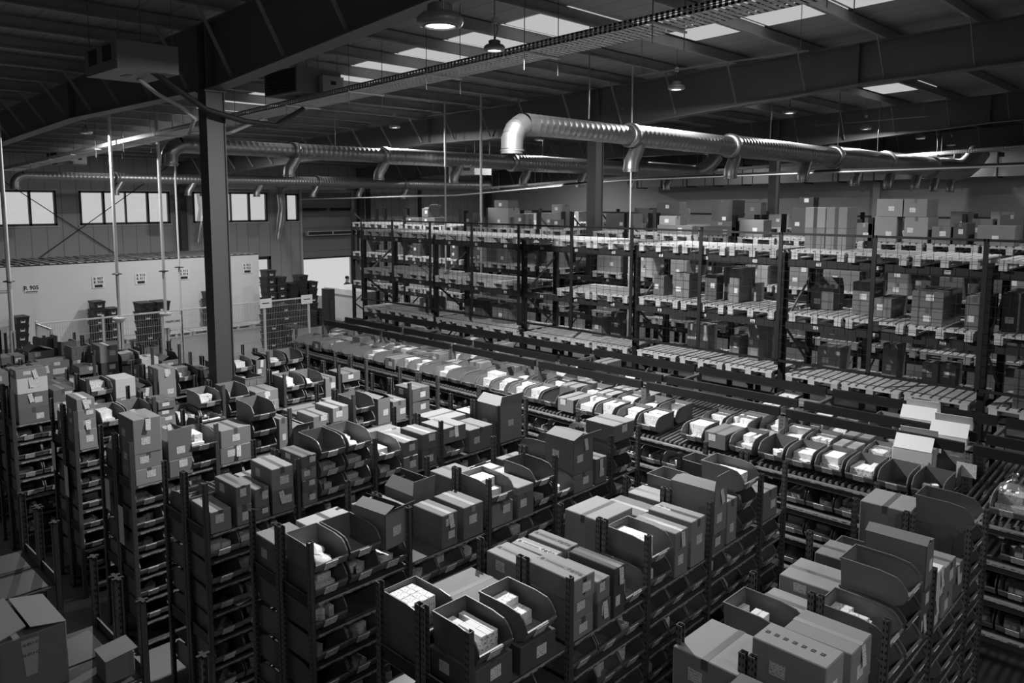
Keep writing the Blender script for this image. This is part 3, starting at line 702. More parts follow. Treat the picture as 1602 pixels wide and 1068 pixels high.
DO(6, [
 ('B', 3.22, 3.54, [b0, b1]), ('B', 3.6, 4.12, [('c', .17), ('c', .14, .46)]), ('B', 4.24, 4.5, [('e', .2), ('e', .21)]), ('B', 4.54, 4.72, [('c', .18), ('e', .2)]), ('B', 4.74, 4.92, [('c', .18), ('e', .21)]),
 ('B', 5.24, 5.72, [('m', .47, .42)]), ('B', 5.76, 6.1, [b0, ('c', .16)]), ('B', 6.26, 6.56, [('c', .12), ('l', .22, .46)]), ('B', 6.6, 6.92, [b0, b1]), ('B', 7.24, 7.56, [b0, b1]),
 ('F', 3.24, 3.62, [('d', .22, .46), b1]), ('F', 3.68, 4.06, [('d', .2, .4), b1]), ('F', 4.24, 4.5, [('c', .15), ('c', .15), ('e', .17, .46)]), ('F', 4.52, 4.7, [('c', .2), ('m', .16)]),
 ('F', 4.72, 4.88, [('d', .4, .46)]), ('F', 4.9, 5.17, [b1]), ('F', 5.24, 5.58, [b1, b1]), ('F', 5.62, 5.84, [('c', .4, .46)]), ('F', 5.88, 6.14, [('m', .42, .46)]),
 ('F', 6.24, 6.5, [('c', .18), ('o', .42, .46)]), ('F', 6.54, 6.74, [('c', .42)]), ('F', 6.8, 7.12, [b1, b1, b1]), ('F', 7.26, 7.6, [('c', .3)])])
DO(5, [
 ('B', 3.22, 3.58, [('c', .3, .46)]), ('B', 3.62, 4.1, [('c', .12), ('l', .18, .46)]), ('B', 4.22, 4.6, [('c', .19), ('c', .1)]), ('B', 4.64, 4.94, [('o', .36, .44)]), ('B', 5.24, 5.62, [('c', .36, .46)]),
 ('B', 5.66, 6.1, [('l', .26, .4)]), ('B', 6.24, 6.6, [('c', .26, .46)]), ('B', 6.64, 6.98, [b0, b0]), ('B', 7.24, 7.6, [b0, b1]),
 ('F', 3.23, 3.56, [b1, b2]), ('F', 3.58, 3.88, [b1, b0]), ('F', 3.9, 4.16, [b1, ('o', .32, .4, .12)]), ('F', 4.58, 4.8, [('c', .16, .42), ('c', .16, .42)]), ('F', 4.86, 5.14, [('c', .32, .44)]),
 ('F', 5.23, 5.56, [('m', .22), b1]), ('F', 5.6, 5.86, [('c', .24), ('c', .08)]), ('F', 5.9, 6.16, [b1, b0]), ('F', 6.24, 6.48, [b3]), ('F', 6.52, 6.88, [('c', .2), ('o', .4, .42)]), ('F', 6.92, 7.14, [('c', .3, .3)]),
 ('F', 7.24, 7.66, [b0, b0, ('c', .2, .43)])])
DO(4, [
 ('B', 3.24, 3.56, [b0]), ('B', 3.6, 3.92, [b2]), ('B', 3.94, 4.16, [('m', .2)]), ('B', 4.24, 4.56, [b1]), ('B', 4.58, 5.08, [('c', .24, .44)]), ('B', 5.24, 5.56, [b0]), ('B', 5.6, 6.12, [('c', .22), ('c', .1)]),
 ('B', 6.24, 6.56, [b1]), ('B', 6.58, 7.1, [('c', .34, .46)]), ('B', 7.24, 7.66, [('l', .3, .4)]),
 ('F', 3.24, 3.47, [('c', .22, .46)]), ('F', 3.5, 3.68, [('c', .2, .46), ('c', .2, .46)]), ('F', 3.7, 3.88, [('c', .12, .46), ('c', .2, .46)]), ('F', 3.9, 4.17, [('c', .24, .46), ('m', .24, .46)]),
 ('F', 4.24, 4.44, [('c', .14), ('c', .13), ('c', .13), ('c', .13)]), ('F', 4.48, 4.8, [b1, b1, b0]), ('F', 4.82, 5.15, [b1, b1, b2]), ('F', 5.25, 5.56, [b1, b1]), ('F', 5.6, 5.84, [('c', .2), ('c', .18)]), ('F', 5.88, 6.14, [('c', .22), ('c', .2)]),
 ('F', 6.24, 6.64, [b1, ('c', .2, .44)]), ('F', 6.68, 7.12, [('c', .3, .44)]), ('F', 7.24, 7.68, [('o', .5, .46)])])
DO(3, [
 ('B', 3.24, 3.6, [('o', .26)]), ('B', 3.64, 4.1, [('m', .2)]), ('B', 4.24, 4.56, [b1, b1]), ('B', 4.6, 5.1, [('c', .22)]), ('B', 5.24, 5.56, [b0]), ('B', 5.6, 6.1, [('l', .16), ('c', .1)]), ('B', 6.24, 6.7, [('m', .3)]), ('B', 6.74, 7.1, [b1]), ('B', 7.24, 7.6, [b0]),
 ('F', 3.23, 3.56, [('m', .18), ('m', .18), ('m', .40, .46)]), ('F', 3.6, 3.9, [('c', .2), ('o', .22)]), ('F', 3.92, 4.18, [b0, b1]), ('F', 4.24, 4.66, [('c', .2), ('c', .22)]), ('F', 4.7, 5.0, [b1, b0, b0]), ('F', 5.02, 5.17, [('c', .42)]),
 ('F', 5.24, 5.5, [('o', .24)]), ('F', 5.54, 5.8, [('c', .18), ('c', .16)]), ('F', 5.84, 6.12, [('c', .2), ('m', .2)]), ('F', 6.24, 6.56, [b1, b0]), ('F', 6.6, 6.84, [('o', .38)]), ('F', 6.88, 7.14, [('c', .3)]), ('F', 7.24, 7.6, [('c', .22), ('c', .2)])])
DO(2, [
 ('B', 3.24, 3.7, [('m', .36, .42)]), ('B', 3.74, 4.1, [b1]), ('B', 4.24, 4.7, [('l', .24)]), ('B', 4.74, 5.1, [b0]), ('B', 5.24, 5.7, [('c', .28)]), ('B', 5.8, 6.1, [b1, b0]), ('B', 6.24, 6.56, [b1]), ('B', 6.7, 7.1, [('c', .3)]), ('B', 7.24, 7.6, [b0]),
 ('F', 3.22, 3.46, [('m', .26), ('m', .13), ('m', .13), ('m', .14)]), ('F', 3.5, 3.84, [b0, b1]), ('F', 3.86, 4.16, [b0, b3]), ('F', 4.24, 4.5, [('c', .11), ('c', .11), ('c', .11), ('c', .11)]), ('F', 4.54, 4.84, [b1]), ('F', 4.86, 5.16, [b1, b1]),
 ('F', 5.24, 5.66, [b0, b0]), ('F', 5.7, 6.1, [('m', .16), ('m', .16)]), ('F', 6.24, 6.56, [b1, b1]), ('F', 6.58, 6.9, [b1, b2]), ('F', 6.92, 7.14, [('c', .34)]), ('F', 7.26, 7.64, [b1, ('c', .15)])])
DO(1, [
 ('F', 3.0, 3.42, [('c', .22), ('c', .22), ('w', .22, .3), ('m', .12, .3)]), ('F', 3.46, 3.76, [('l', .12), ('l', .12), ('c', .18)]), ('F', 3.99, 4.3, [b1, b1]), ('F', 4.34, 4.66, [('c', .14), ('w', .3, .42)]), ('F', 4.7, 4.92, [('o', .24)]),
 ('F', 5.0, 5.3, [('m', .3), ('m', .2)]), ('F', 5.34, 5.66, [b0, b1]), ('F', 5.7, 5.92, [('d', .24), ('c', .14)]), ('F', 6.0, 6.3, [b1, b0]), ('F', 6.34, 6.66, [b2, b1]), ('F', 6.7, 6.92, [('o', .4)]), ('F', 7.0, 7.3, [b1, b2]), ('F', 7.34, 7.66, [b1, b0]),
 ('B', 3.0, 3.5, [('o', .3)]), ('B', 3.54, 3.9, [('d', .4)]), ('B', 4.0, 4.5, [b1]), ('B', 4.54, 4.9, [('c', .3)]), ('B', 5.0, 5.4, [b0]), ('B', 5.44, 5.9, [('c', .3)]), ('B', 6.0, 6.5, [('l', .25)]), ('B', 6.6, 6.9, [b1]), ('B', 7.0, 7.4, [('c', .3)])])
for r in (0, -1, -2):                # farther rows, mixed goods
    lst = []; kinds = 'cccmmdlowb'
    for half in 'FB':
        y = Y0[r]+.04
        while y < YE.get(r, YEND)-.3:
            wd = R.choice([.32, .32, .4, .28, .46]); yb_ = min(y+wd, YE.get(r, YEND)-.02); its = []; hh = 0
            while hh < R.uniform(.1, .34 if r < 0 else .45):
                kd = R.choice(kinds+'bb'); 
                if kd == 'b': its.append(('b', .21, R.choice([0, 1, 1, 2]))); hh += .21
                else: h = R.uniform(.12, .3); its.append((kd, round(h, 2), .42)); hh += h
                if kd == 'o': break
            lst.append((half, y, yb_, its)); y = yb_+.03
    DO(r, lst)

# shelving across the cross aisle at lower left
for nm, X, lb in ((4, -7.13, 'left of the two bare shelf decks at lower left'), (5, -5.27, 'shelf deck at lower left under the big open carton'), (6, -3.41, 'behind the lower left decks, cut by the frame')):
    t = shelving(X, -2.1, 1.9, 'steel shelving with bare top deck, ' + lb, caps=True)
o = add_carton('c', -6.12, -5.6, 1.08, 1.52, 2.006, .42, 'big and close on the deck at lower left', .0, parts=False)
o['label'] = 'big mid-grey carton with raised top flaps on the lower left shelf deck'
for s, a in ((-1, .10), (1, .06)):
    MB().box(-.26, 0, 0, .26, .215, .006, 'carton', Matrix.Translation((0, s*.22, .42)) @ Matrix.Rotation(PI if s > 0 else 0, 4, 'Z') @ Matrix.Rotation(.28 if s < 0 else .2, 4, 'X')).build('flap', o)
lbp = MB(); lbp.prism([(-.05, .39), (.055, .39), (.035, .14), (-.03, .14)], .2605, .262, 'tape_light', 'x'); lbp_o = lbp.build('label', o)
text(lbp_o, 'G-011-C', (.2625, .005, .355), .026, (PI/2, 0, PI/2)); text(lbp_o, 'G-011-C', (.2625, .005, .285), .026, (PI/2, 0, PI/2))
o = add_carton('c', -5.55, -5.36, 1.67, 1.86, 2.006, .17, 'x', .0, parts=False); o['label'] = 'small closed carton with lifted lid beside the big carton at lower left'
MB().box(-.1, -.0, 0, .12, .21, .004, 'carton', Matrix.Translation((0, -.1, .172)) @ Matrix.Rotation(.1, 4, 'X')).build('lid_flap', o)
MB().box(-.095, -.02, .1705, .0951, .01, .1725, 'tape').build('tape', o)
t = tag(MB().box(-.13, -.1, 0, .13, .1, .003, 'paper').build('notice_sheet', None, (-7.3, 3.55, 1.181), .3), 'white notice sheet lying on an empty shelf, fourth row from right', 'notice')
b = MB()
for i in range(5): b.box(-.075+.012*(i % 2), -.062+i*.028, .0032, .075-.01*i, -.05+i*.028, .0036, 'ink')
b.build('printed_lines', t)
for x, y, z, h_, lb in ((-11.75, 3.165, 1.55, .38, 'upper sheet on the end of the sixth row'), (-11.25, 3.165, 1.3, .42, 'lower sheet on the end of the sixth row'), (-9.72, 3.165, 1.55, .38, 'upper sheet on the end of the fifth row'), (-9.32, 3.165, 1.25, .46, 'lower sheet on the end of the fifth row')):
    tag(MB().box(-.07, -.001, 0, .07, .001, h_, 'sticker').build('paper_list', None, (x, y, z)), 'long printed paper list, %s from right' % lb, 'paper')
# ------------------------------------------------------------------ carton flow rack along the row ends
FX = [-15.1+2.155*k for k in range(8)]       # post lines
def fz(y): return 2.0+.055*(y-8.85)
FN = ['leftmost', 'second from left', 'third from left', 'middle', 'third from right', 'second from right', 'rightmost']
for k in range(7):
    x0, x1 = FX[k], FX[k+1]
    t = thing('flow_rack', 'roller flow rack with dark rails above, %s of the flow rack bays' % FN[k], 'rack', (x0, 8.83, 0), 0, 'flow rack bays')
    L_ = x1-x0
    for xx in ([0, L_] if k == 6 else [0]):
        for yy in (.82, 1.37, 2.34):
            put('upright', shared('flow_upright', lambda: MB().box(-.045, -.045, 0, -.04, .045, 2.47, 'post').box(.04, -.045, 0, .045, .045, 2.47, 'post').box(-.045, -.045, 0, .045, -.04, 2.47, 'post').box(-.04, .04, 0, .04, .045, 2.47, 'rack')), t, (xx, yy, 0))
        put('front_upright', shared('flow_front', lambda: upright('post', 1.98)), t, (xx, .03, 0))
    for yy in (.80, 1.35, 2.32): MB().box(.046, yy-.02, 2.455, L_-.046, yy+.03, 2.57, 'rack').build('top_rail', t)
    MB().box(.0, 1.4, 2.4, .04, 2.3, 2.44, 'brace').build('cross_tie', t)
    for li, z in enumerate((2.0, 1.62, 1.24, .86)):
        MB().box(.03, 0, z-.09, L_-.03, .05, z-.01, 'beam2').box(.03, -.012, z-.03, L_-.03, .04, z-.004, 'brace').build('front_beam', t)
        MB().box(.08, -.0145, z-.028, L_-.1, -.0122, z-.006, 'strip').build('label_strip', t)
        if li: MB().box(.03, .05, z-.02, L_-.03, .75, z-.012, 'shelf').build('shelf_deck', t)
        MB().box(.03, 2.28, z+.07, L_-.03, 2.36, z+.13, 'beam2').build('rear_beam', t)
    n = 29
    for q in range(n):
        put('roller_track', shared('roller_track', lambda: MB().bar((0, .06, .0), (0, 2.3, .123), .03, .035, 'beam2').tube([(0, .05, .02), (0, 2.3, .143)], .02, 'roller', 8)), t, (.06+q*(L_-.12)/(n-1), 0, 1.99))
# lower flow levels: bins facing the viewer
for li, z in enumerate((1.62, 1.24, .86), 1):
    x = -14.9; q = 0
    while x < -.3:
        if min(abs(x-f) for f in FX) > .17 and R.random() > .08:
            add_bin(x, 9.12, z-.008, -PI/2, R.choice([1, 1, 1, 3]), '%s from left, %s flow rack level below the rollers' % (first(q), first(li-1)), lvl=.11, group='bins on the lower flow rack levels')
        q += 1; x += .335
# top level lanes: front item then goods queued behind
lanes = []
x = FX[0]+.2; q = 0
front = {}
def lane_item(kind, x, y, w, d, h, txt, fill=1, lvl=.12):
    if kind == 'b':
        o = put('picking_bin', shared('picking_bin', bin_body), None, (x, y+d/2, fz(y+d/2)+.055), -PI/2); tag(o, '%s, %s' % (BINTXT[fill], txt), 'bin', 'bins on the flow rack rollers'); cull.append(o)
        o.rotation_euler = (.0, 0, -PI/2); put('label', shared('bin_label', bin_label), o)
        Mt = Matrix.Translation(o.location) @ Matrix.Rotation(-PI/2, 4, 'Z')
        if fill == 1: fill_packs(o, Mt, lvl=lvl)
        elif fill == 3:
            for _ in range(3): packs.append((o, Mt @ Matrix.Translation((R.uniform(-.1, .12), R.uniform(-.08, .08), .006)) @ Matrix.Rotation(R.uniform(0, 3), 4, 'Z'), 3))
    else: add_carton(kind, x-w/2, x+w/2, y, y+d, fz(y+d)+.052, h, txt, 0, facing='y', group='cartons on the flow rack rollers')
ln = 0
SPEC = {}            # lane -> front kind ; lanes counted from the left, six to a bay
plan = ['b0', 'b0', 'c', 'b1', 'b0', 'b0',  'b0', 'b1', 'b0', 'c', 'b1', 'b1',  'b0', 'b1', 'b0', 'b0', 'b1', 'b1',  'b1', 'b1', 'b0', 'c', 'b1', 'b1',
        'b1', 'b1', 'n', 'b1', 'c', 'b1',  'b3', 'b1', 'b1', 'b1', 'b0', 'b3',  'n', 'b1', 'n', 'b0', 'n', 'b1']
for k in range(7):
    for q in range(6):
        xx = FX[k]+.19+q*.353; p = plan[k*6+q]; y = 8.88; nm = '%s lane, %s flow rack bay' % (['first', 'second', 'third', 'fourth', 'fifth', 'sixth'][q], FN[k].replace(' ', '-'))
        if p == 'n':
            continue
        if p[0] == 'b': lane_item('b', xx, y, 0, .47, 0, 'first in '+nm, int(p[1]), R.uniform(.17, .23)); y += .5
        else: lane_item('c', xx, y, .3, .5, .2, 'first in '+nm); y += .52
        j = 0
        stop = 10.9 if R.random() < .6 else 9.6
        if k == 6: stop = 9.3
        while y < stop:
            if R.random() < .15: y += .35; continue
            kd = R.choice('cccmmlbbbbb'); pos = ['second', 'third', 'fourth', 'fifth', 'sixth', 'seventh'][min(j, 5)]+' in '
            if kd == 'b': lane_item('b', xx, y, 0, .47, 0, pos+nm, R.choice([1, 1, 1, 0]), R.uniform(.15, .22)); y += .5
            else:
                d = R.choice([.3, .42, .55]); lane_item(kd, xx, y, R.choice([.28, .32]), d, R.choice([.12, .18, .22, .3]), pos+nm); y += d+.02
            j += 1
# opened white cartons standing in the second bay from the right
for i, (x, y, w_, h) in enumerate(((-2.72, 9.45, .42, .24), (-2.5, 10.0, .4, .3), (-3.0, 10.55, .4, .26))):
    o = add_carton('w', x-w_/2, x+w_/2, y, y+.42, fz(y+.42)+.055, h+.07, 'standing open on the right flow rack, %s one' % ['nearest', 'middle', 'farthest'][i], .1, parts=False, group='white cartons on the flow rack')
    MB().box(-.2, 0, 0, .2, .2, .005, 'paper', Matrix.Translation((0, -.21, h+.07)) @ Matrix.Rotation(.75, 4, 'X')).build('flap', o)
    MB().box(-.2, -.2, 0, .2, 0, .005, 'paper', Matrix.Translation((0, .21, h+.07)) @ Matrix.Rotation(-1.1, 4, 'X')).build('flap', o)
    MB().box(-.12, -.2115, h*.35, .12, -.2104, h*.75, 'sticker').build('label', o)
t = tag(MB().box(-.1, -.001, 0, .1, .001, .16, 'sticker').build('rack_notice', None, (FX[6]-.0, 9.59, 2.2)), 'white notice fixed on the perforated flow rack post at right', 'notice')
t = thing('bagged_goods', 'clear plastic bag over white boxes at the right frame edge', 'bag', (-1.63, 9.12, 2.2))
b = MB(); b.lathe([(.0, .0), (.13, .0), (.16, .06), (.13, .16), (.05, .22), (.02, .25), (.05, .29)], 'film', n=12); b.build('bag_film', t)

# ------------------------------------------------------------------ pallet racks with euro pallets
def pallet_mesh(s=0):
    r = random.Random(s); b = MB()
    for i in range(7):
        x = -.4+.035+i*.1217; w_ = .05 if i % 2 == 0 else .038
        b.box(x-w_, -.6, .122, x+w_, .6, .144, 'wood')
    for y in (-.55, 0, .55): b.box(-.4, y-.05, .1, .4, y+.05, .122, 'wood')
    for x in (-.35, 0, .35):
        b.box(x-.05, -.6, 0, x+.05, .6, .022, 'wood')
    return b
def blocks(): 
    b = MB()
    return b.box(-.05, -.05, 0, .05, .05, .078, 'wood')
npal = 0
def pallet(x, y, z, label, rz=0., group='wooden pallets'):
    o = put('wooden_pallet', shared('wooden_pallet', pallet_mesh), None, (x, y, z), rz+R.uniform(-.008, .008)); tag(o, label, 'pallet', group); cull.append(o)
    for a in (-.35, 0, .35):
        for c_ in (-.55, 0, .55): put('block', shared('block', blocks), o, (a, c_, .022))
    return o
def prack(y, name, lv, xs, top, dep=1.08, stubs=True):
    t = thing('pallet_rack', name, 'rack', (0, y, 0), 0, 'pallet racks')
    for x in xs:
        for yy in (0, dep-.09):
            put('upright', shared('rack_post_%.2f' % top, lambda: MB().box(-.045, -.0, 0, -.04, .09, top, 'rack').box(.04, 0, 0, .045, .09, top, 'rack').box(-.045, 0, 0, .045, .004, top, 'rack').box(-.06, -.02, 0, .06, .11, .012, 'rack')), t, (x, yy, 0))
        z = .3; s = 0
        while z+.75 < top:
            a, c_ = (.06, dep-.06) if s % 2 == 0 else (dep-.06, .06)
            MB().bar((x+.01, a, z), (x+.01, c_, z+.72), .04, .02, 'brace' if s % 2 == 0 else 'beam2', (1, 0, 0)).build('diagonal_brace', t); z += .76; s += 1
    for xa, xb in zip(xs, xs[1:]):
        for z in lv:
            for yy in (-.02, dep-.03):
                MB().box(xa+.045, yy, z-.12, xb-.045, yy+.05, z, 'beam').build('beam', t)
            for q in range(3):
                xx = xa+.5+q*.88; MB().box(xx, -.0215, z-.085, xx+.075, -.0203, z-.035, 'paper').box(xx+.01, -.0225, z-.075, xx+.065, -.0215, z-.065, 'ink').box(xx+.01, -.0225, z-.055, xx+.065, -.0215, z-.045, 'ink').build('beam_label', t)
    return t
RX = [-16.47+2.785*k for k in range(8)]
LV = [2.42, 3.39, 4.36]
prack(11.7, 'dark pallet rack behind the black mesh fence, nearest of the pallet racks', LV+[1.3], RX, 4.45)
LVN = {2.42: 'lowest', 3.39: 'middle', 4.36: 'top'}
BN = ['first', 'second', 'third', 'fourth', 'fifth', 'sixth', 'seventh']
for k in range(7):
    for z in LV:
        for q in range(3):
            if z == 3.39 and k == 2 and q == 0: continue
            pallet(RX[k]+.52+q*.873, 12.24+R.uniform(-.03, .03), z+.001, 'wooden pallet, %s in the %s bay from left, %s level of the near pallet rack' % (['left', 'centre', 'right'][q], BN[k], LVN[z]), 0)
RX2 = [-22.0+2.785*k for k in range(9)]
prack(15.2, 'second pallet rack across the aisle, its bays loaded with cartons', LV+[1.3], RX2, 4.95)
prack(16.55, 'third pallet rack standing back to back with the second', LV+[1.3], RX2, 4.95)
prack(21.5, 'fourth pallet rack, far behind under the rectangular duct', LV+[1.3], RX2, 4.95)
for ri, yy in ((2, 15.75), (3, 17.1), (4, 22.05)):
    for k in range(8):
        for z in LV:
            for q in range(3):
                xx = RX2[k]+.52+q*.873
                if ri == 2 and abs(xx+12.25) < .62: continue
                if ri == 4 and z < 4: continue
                pallet(xx, yy, z+.001, 'wooden pallet, %s in the %s bay from left, %s level, %s pallet rack' % (['left', 'centre', 'right'][q], ['first', 'second', 'third', 'fourth', 'fifth', 'sixth', 'seventh', 'eighth'][k], LVN[z].replace(' visible', ''), BN[ri-1]), 0)
                if z < 4 and R.random() < .72:        # loads below the top level
                    nm = '%s pallet, %s bay, %s level, %s rack' % (['left', 'centre', 'right'][q], ['first', 'second', 'third', 'fourth', 'fifth', 'sixth', 'seventh', 'eighth'][k], LVN[z].replace(' visible', ''), BN[ri-1])
                    w_ = R.choice([.36, .5, .7]); h = R.choice([.22, .3, .38]); kd = R.choice('cccmld')
                    for s in range(1 if h > .3 else 2): add_carton(kd, xx-w_/2, xx+w_/2, yy-.5, yy-.5+R.choice([.4, .6]), z+.147+s*(h+.002), h, ['lower', 'upper'][s]+' '+nm, 0, facing='y', group='cartons in the far pallet racks')
NEAR = [
  ('c',-7.97,-7.75,12.06,12.36,0.36),('c',-7.56,-7.23,12.06,12.41,0.43),('d',-6.98,-6.75,12.17,12.48,0.42),('c',-6.70,-6.5,12.3,12.8,0.57),('c',-6.48,-6.3,12.11,12.69,0.57),
  ('l',-6.27,-6.18,12.50,12.8,0.31),('o',-5.15,-4.78,12.3,12.7,0.34),('c',-4.46,-4.17,12.2,12.8,0.49),('c',-4.10,-3.85,12.08,12.8,0.28),
  ('c',-3.47,-3.06,11.72,12.61,0.235),('c',-2.82,-2.60,11.8,12.6,0.44),('d',-2.42,-2.05,11.94,12.8,0.51)]
for i, (kd, xa, xb, ya, yb, h) in enumerate(NEAR):
    add_carton(kd, xa, xb, ya, yb, 3.54, h, 'middle level of the near pallet rack, %s from left' % first(i), 0, facing='y', group='cartons on the near pallet rack')
add_carton('c', -3.47, -3.06, 11.72, 12.61, 3.777, .235, 'stacked on the tenth carton of the near rack middle level', 0, facing='y')
LOW = [('c',-6.52,-6.34,12.26,12.85,0.36),('l',-7.50,-7.08,12.5,12.85,0.44),('c',-6.16,-5.97,12.23,12.86,0.67),('c',-5.04,-4.68,12.4,12.85,0.36),
  ('c',-4.04,-3.83,12.4,12.8,0.53),('c',-3.50,-3.29,12.5,12.8,0.31),('c',-3.26,-3.05,12.5,12.83,0.32),('d',-9.15,-8.93,12.37,12.6,0.50),
  ('d',-14.6,-14.2,12.0,12.5,0.32),('d',-13.2,-12.6,12.2,12.7,0.4),('c',-9.5,-9.27,12.22,12.65,0.38),('c',-12.2,-11.7,12.1,12.6,0.4),('d',-2.20,-1.8,11.82,12.8,0.5)]
for i, (kd, xa, xb, ya, yb, h) in enumerate(LOW):
    add_carton(kd, xa, xb, ya, yb, 2.57, h, 'on the lowest visible level of the near pallet rack, %s listed from its middle' % first(i) if False else 'on the low level of the near pallet rack, about %.0f bays from its left end' % 0 if False else 'low pallets of near rack, %s' % ['between bays four and five', 'left part of bay four', 'right end of bay four', 'first in bay five', 'middle of bay five', 'bay five, left of two', 'bay five, right of two', 'in the third bay beside a post', 'in the first bay', 'left in the second bay', 'end of the third bay left', 'right in the second bay', 'at the frame edge in bay six'][i], 0, facing='y', group='cartons on the near pallet rack')
# four tall taped cartons on the top of the near rack
for i in range(2):
    for j in range(2):
        o = add_carton('m', -5.29+j*.335, -5.29+j*.335+.325, 12.29, 12.7, 4.507+i*.325, .322, '%s %s of the four tall cartons on top of the near rack' % (['lower', 'upper'][i], ['left', 'right'][j]), 0, parts=False, group='tall cartons on the near rack')
        MB().box(-.03, -.206, 0, .03, -.2052, .322, 'carton_dark').build('tape', o)
TOP = [
  ('c',-15.50,-14.71,15.20,15.63,4.51,0.53),('c',-15.25,-14.72,15.20,15.60,5.045,0.2),('c',-16.44,-16.10,15.20,15.5,4.51,0.37),('c',-15.91,-15.66,15.20,15.45,4.51,0.25),('c',-14.48,-14.08,15.20,15.53,4.51,0.38),
  ('o',-18.34,-18.04,15.20,15.65,4.735,0.24),('c',-19.11,-18.49,15.20,15.53,4.51,0.20),('c',-18.35,-17.75,15.20,15.68,4.51,0.22),('d',-12.49,-11.63,16.60,17.03,4.51,0.40),('d',-11.26,-11.04,16.60,16.86,4.51,0.51),
  ('d',-10.98,-10.24,16.60,16.9,4.51,0.40),('d',-10.93,-10.27,16.60,16.92,4.915,0.30),('l',-9.93,-9.51,15.20,15.41,4.705,0.2),('c',-9.98,-9.08,15.20,15.5,4.51,0.19),('d',-9.40,-8.87,16.60,17.2,4.51,0.77),
  ('l',-8.75,-8.2,16.60,16.9,4.51,0.35),('l',-8.55,-8.18,16.60,16.9,4.865,0.35),('l',-8.63,-8.12,15.20,15.63,4.705,0.12),('c',-7.95,-7.41,15.20,15.57,4.51,0.35),('c',-8.8,-8.04,15.20,15.68,4.51,0.19),('d',-7.45,-6.96,16.60,16.97,4.51,0.60),
  ('d',-7.30,-6.98,16.60,16.87,5.115,0.22),('l',-6.93,-6.65,16.60,16.87,4.51,0.55),('m',-5.22,-4.83,15.20,15.52,4.51,0.46),('m',-5.20,-4.75,15.20,15.5,4.975,0.32),('m',-4.70,-4.31,15.20,15.81,4.51,0.46),('m',-4.73,-4.34,15.20,15.84,4.975,0.32),
  ('c',-5.56,-5.26,15.20,15.57,4.51,0.33),('c',-4.24,-3.94,15.20,15.84,4.51,0.30),('c',-3.53,-2.97,15.20,15.59,4.51,0.34),('d',-3.90,-3.69,15.20,15.74,4.51,0.37),('c',-3.95,-3.61,16.60,16.94,4.51,0.42),('d',-3.5,-3.12,16.60,17.3,4.51,0.5),
  ('x',-14.86,-13.98,16.60,16.98,4.51,0.38),('l',-14.38,-13.99,16.60,16.93,4.895,0.24),('c',-13.23,-12.9,15.20,15.38,4.51,0.26)]
for i, (kd, xa, xb, ya, yb, z, h) in enumerate(TOP):
    lf = sorted(range(len(TOP)), key=lambda q: TOP[q][1]).index(i)
    add_carton(kd, xa, xb, ya, yb, z, h, 'on top of the %s rack, %s along from its left end' % ('second' if ya < 16 else 'third', (ORD+['twenty-first', 'twenty-second', 'twenty-third', 'twenty-fourth', 'twenty-fifth', 'twenty-sixth', 'twenty-seventh', 'twenty-eighth', 'twenty-ninth', 'thirtieth', 'thirty-first', 'thirty-second', 'thirty-third', 'thirty-fourth', 'thirty-fifth', 'thirty-sixth', 'thirty-seventh'])[lf].replace('nearest', 'first')), 0, facing='y', group='cartons on top of the far racks')
for i in range(20):
    x = -21+R.uniform(0, 1)+i*1.05; w_ = R.choice([.4, .6]); add_carton(R.choice('cdlm'), x-w_/2, x+w_/2, 21.6, 22.1, 4.51, R.choice([.25, .35, .5]), 'on top of the fourth rack, %s along from its left end' % first(i), 0, facing='y', group='cartons on top of the fourth rack')

# mesh guard on the near rack
t = thing('mesh_fence', 'black welded mesh guard fixed in front of the near pallet rack', 'fence', (0, 11.58, 0))
fxs = [RX[0]+.1]+[RX[0]+1.39*k for k in range(1, 15)]
for k, (a, b_) in enumerate(zip(fxs, fxs[1:])):
    f = MB(); f.box(a+.012, -.012, 2.75, b_-.012, .012, 2.785, 'mesh').box(a+.012, -.012, 4.735, b_-.012, .012, 4.77, 'mesh').box(a+.0, -.012, 2.75, a+.03, .012, 4.77, 'mesh').box(b_-.03, -.012, 2.75, b_, .012, 4.77, 'mesh')
    f.build('panel_frame', t); g = MB(); n = 9
    for q in range(1, n): xx = a+(b_-a)*q/n; g.box(xx-.0022, -.0022, 2.77, xx+.0022, .0022, 4.75, 'mesh')
    for q in range(1, 14): zz = 2.76+q*.142; g.box(a, -.0045, zz-.0022, b_, -.0002, zz+.0022, 'mesh')
    g.build('wire_mesh', t)
for q in (0, 4, 8, 12):
    MB().box(fxs[q]-.03, -.02, 2.7, fxs[q]+.03, .10, 2.76, 'mesh').build('bracket', t)

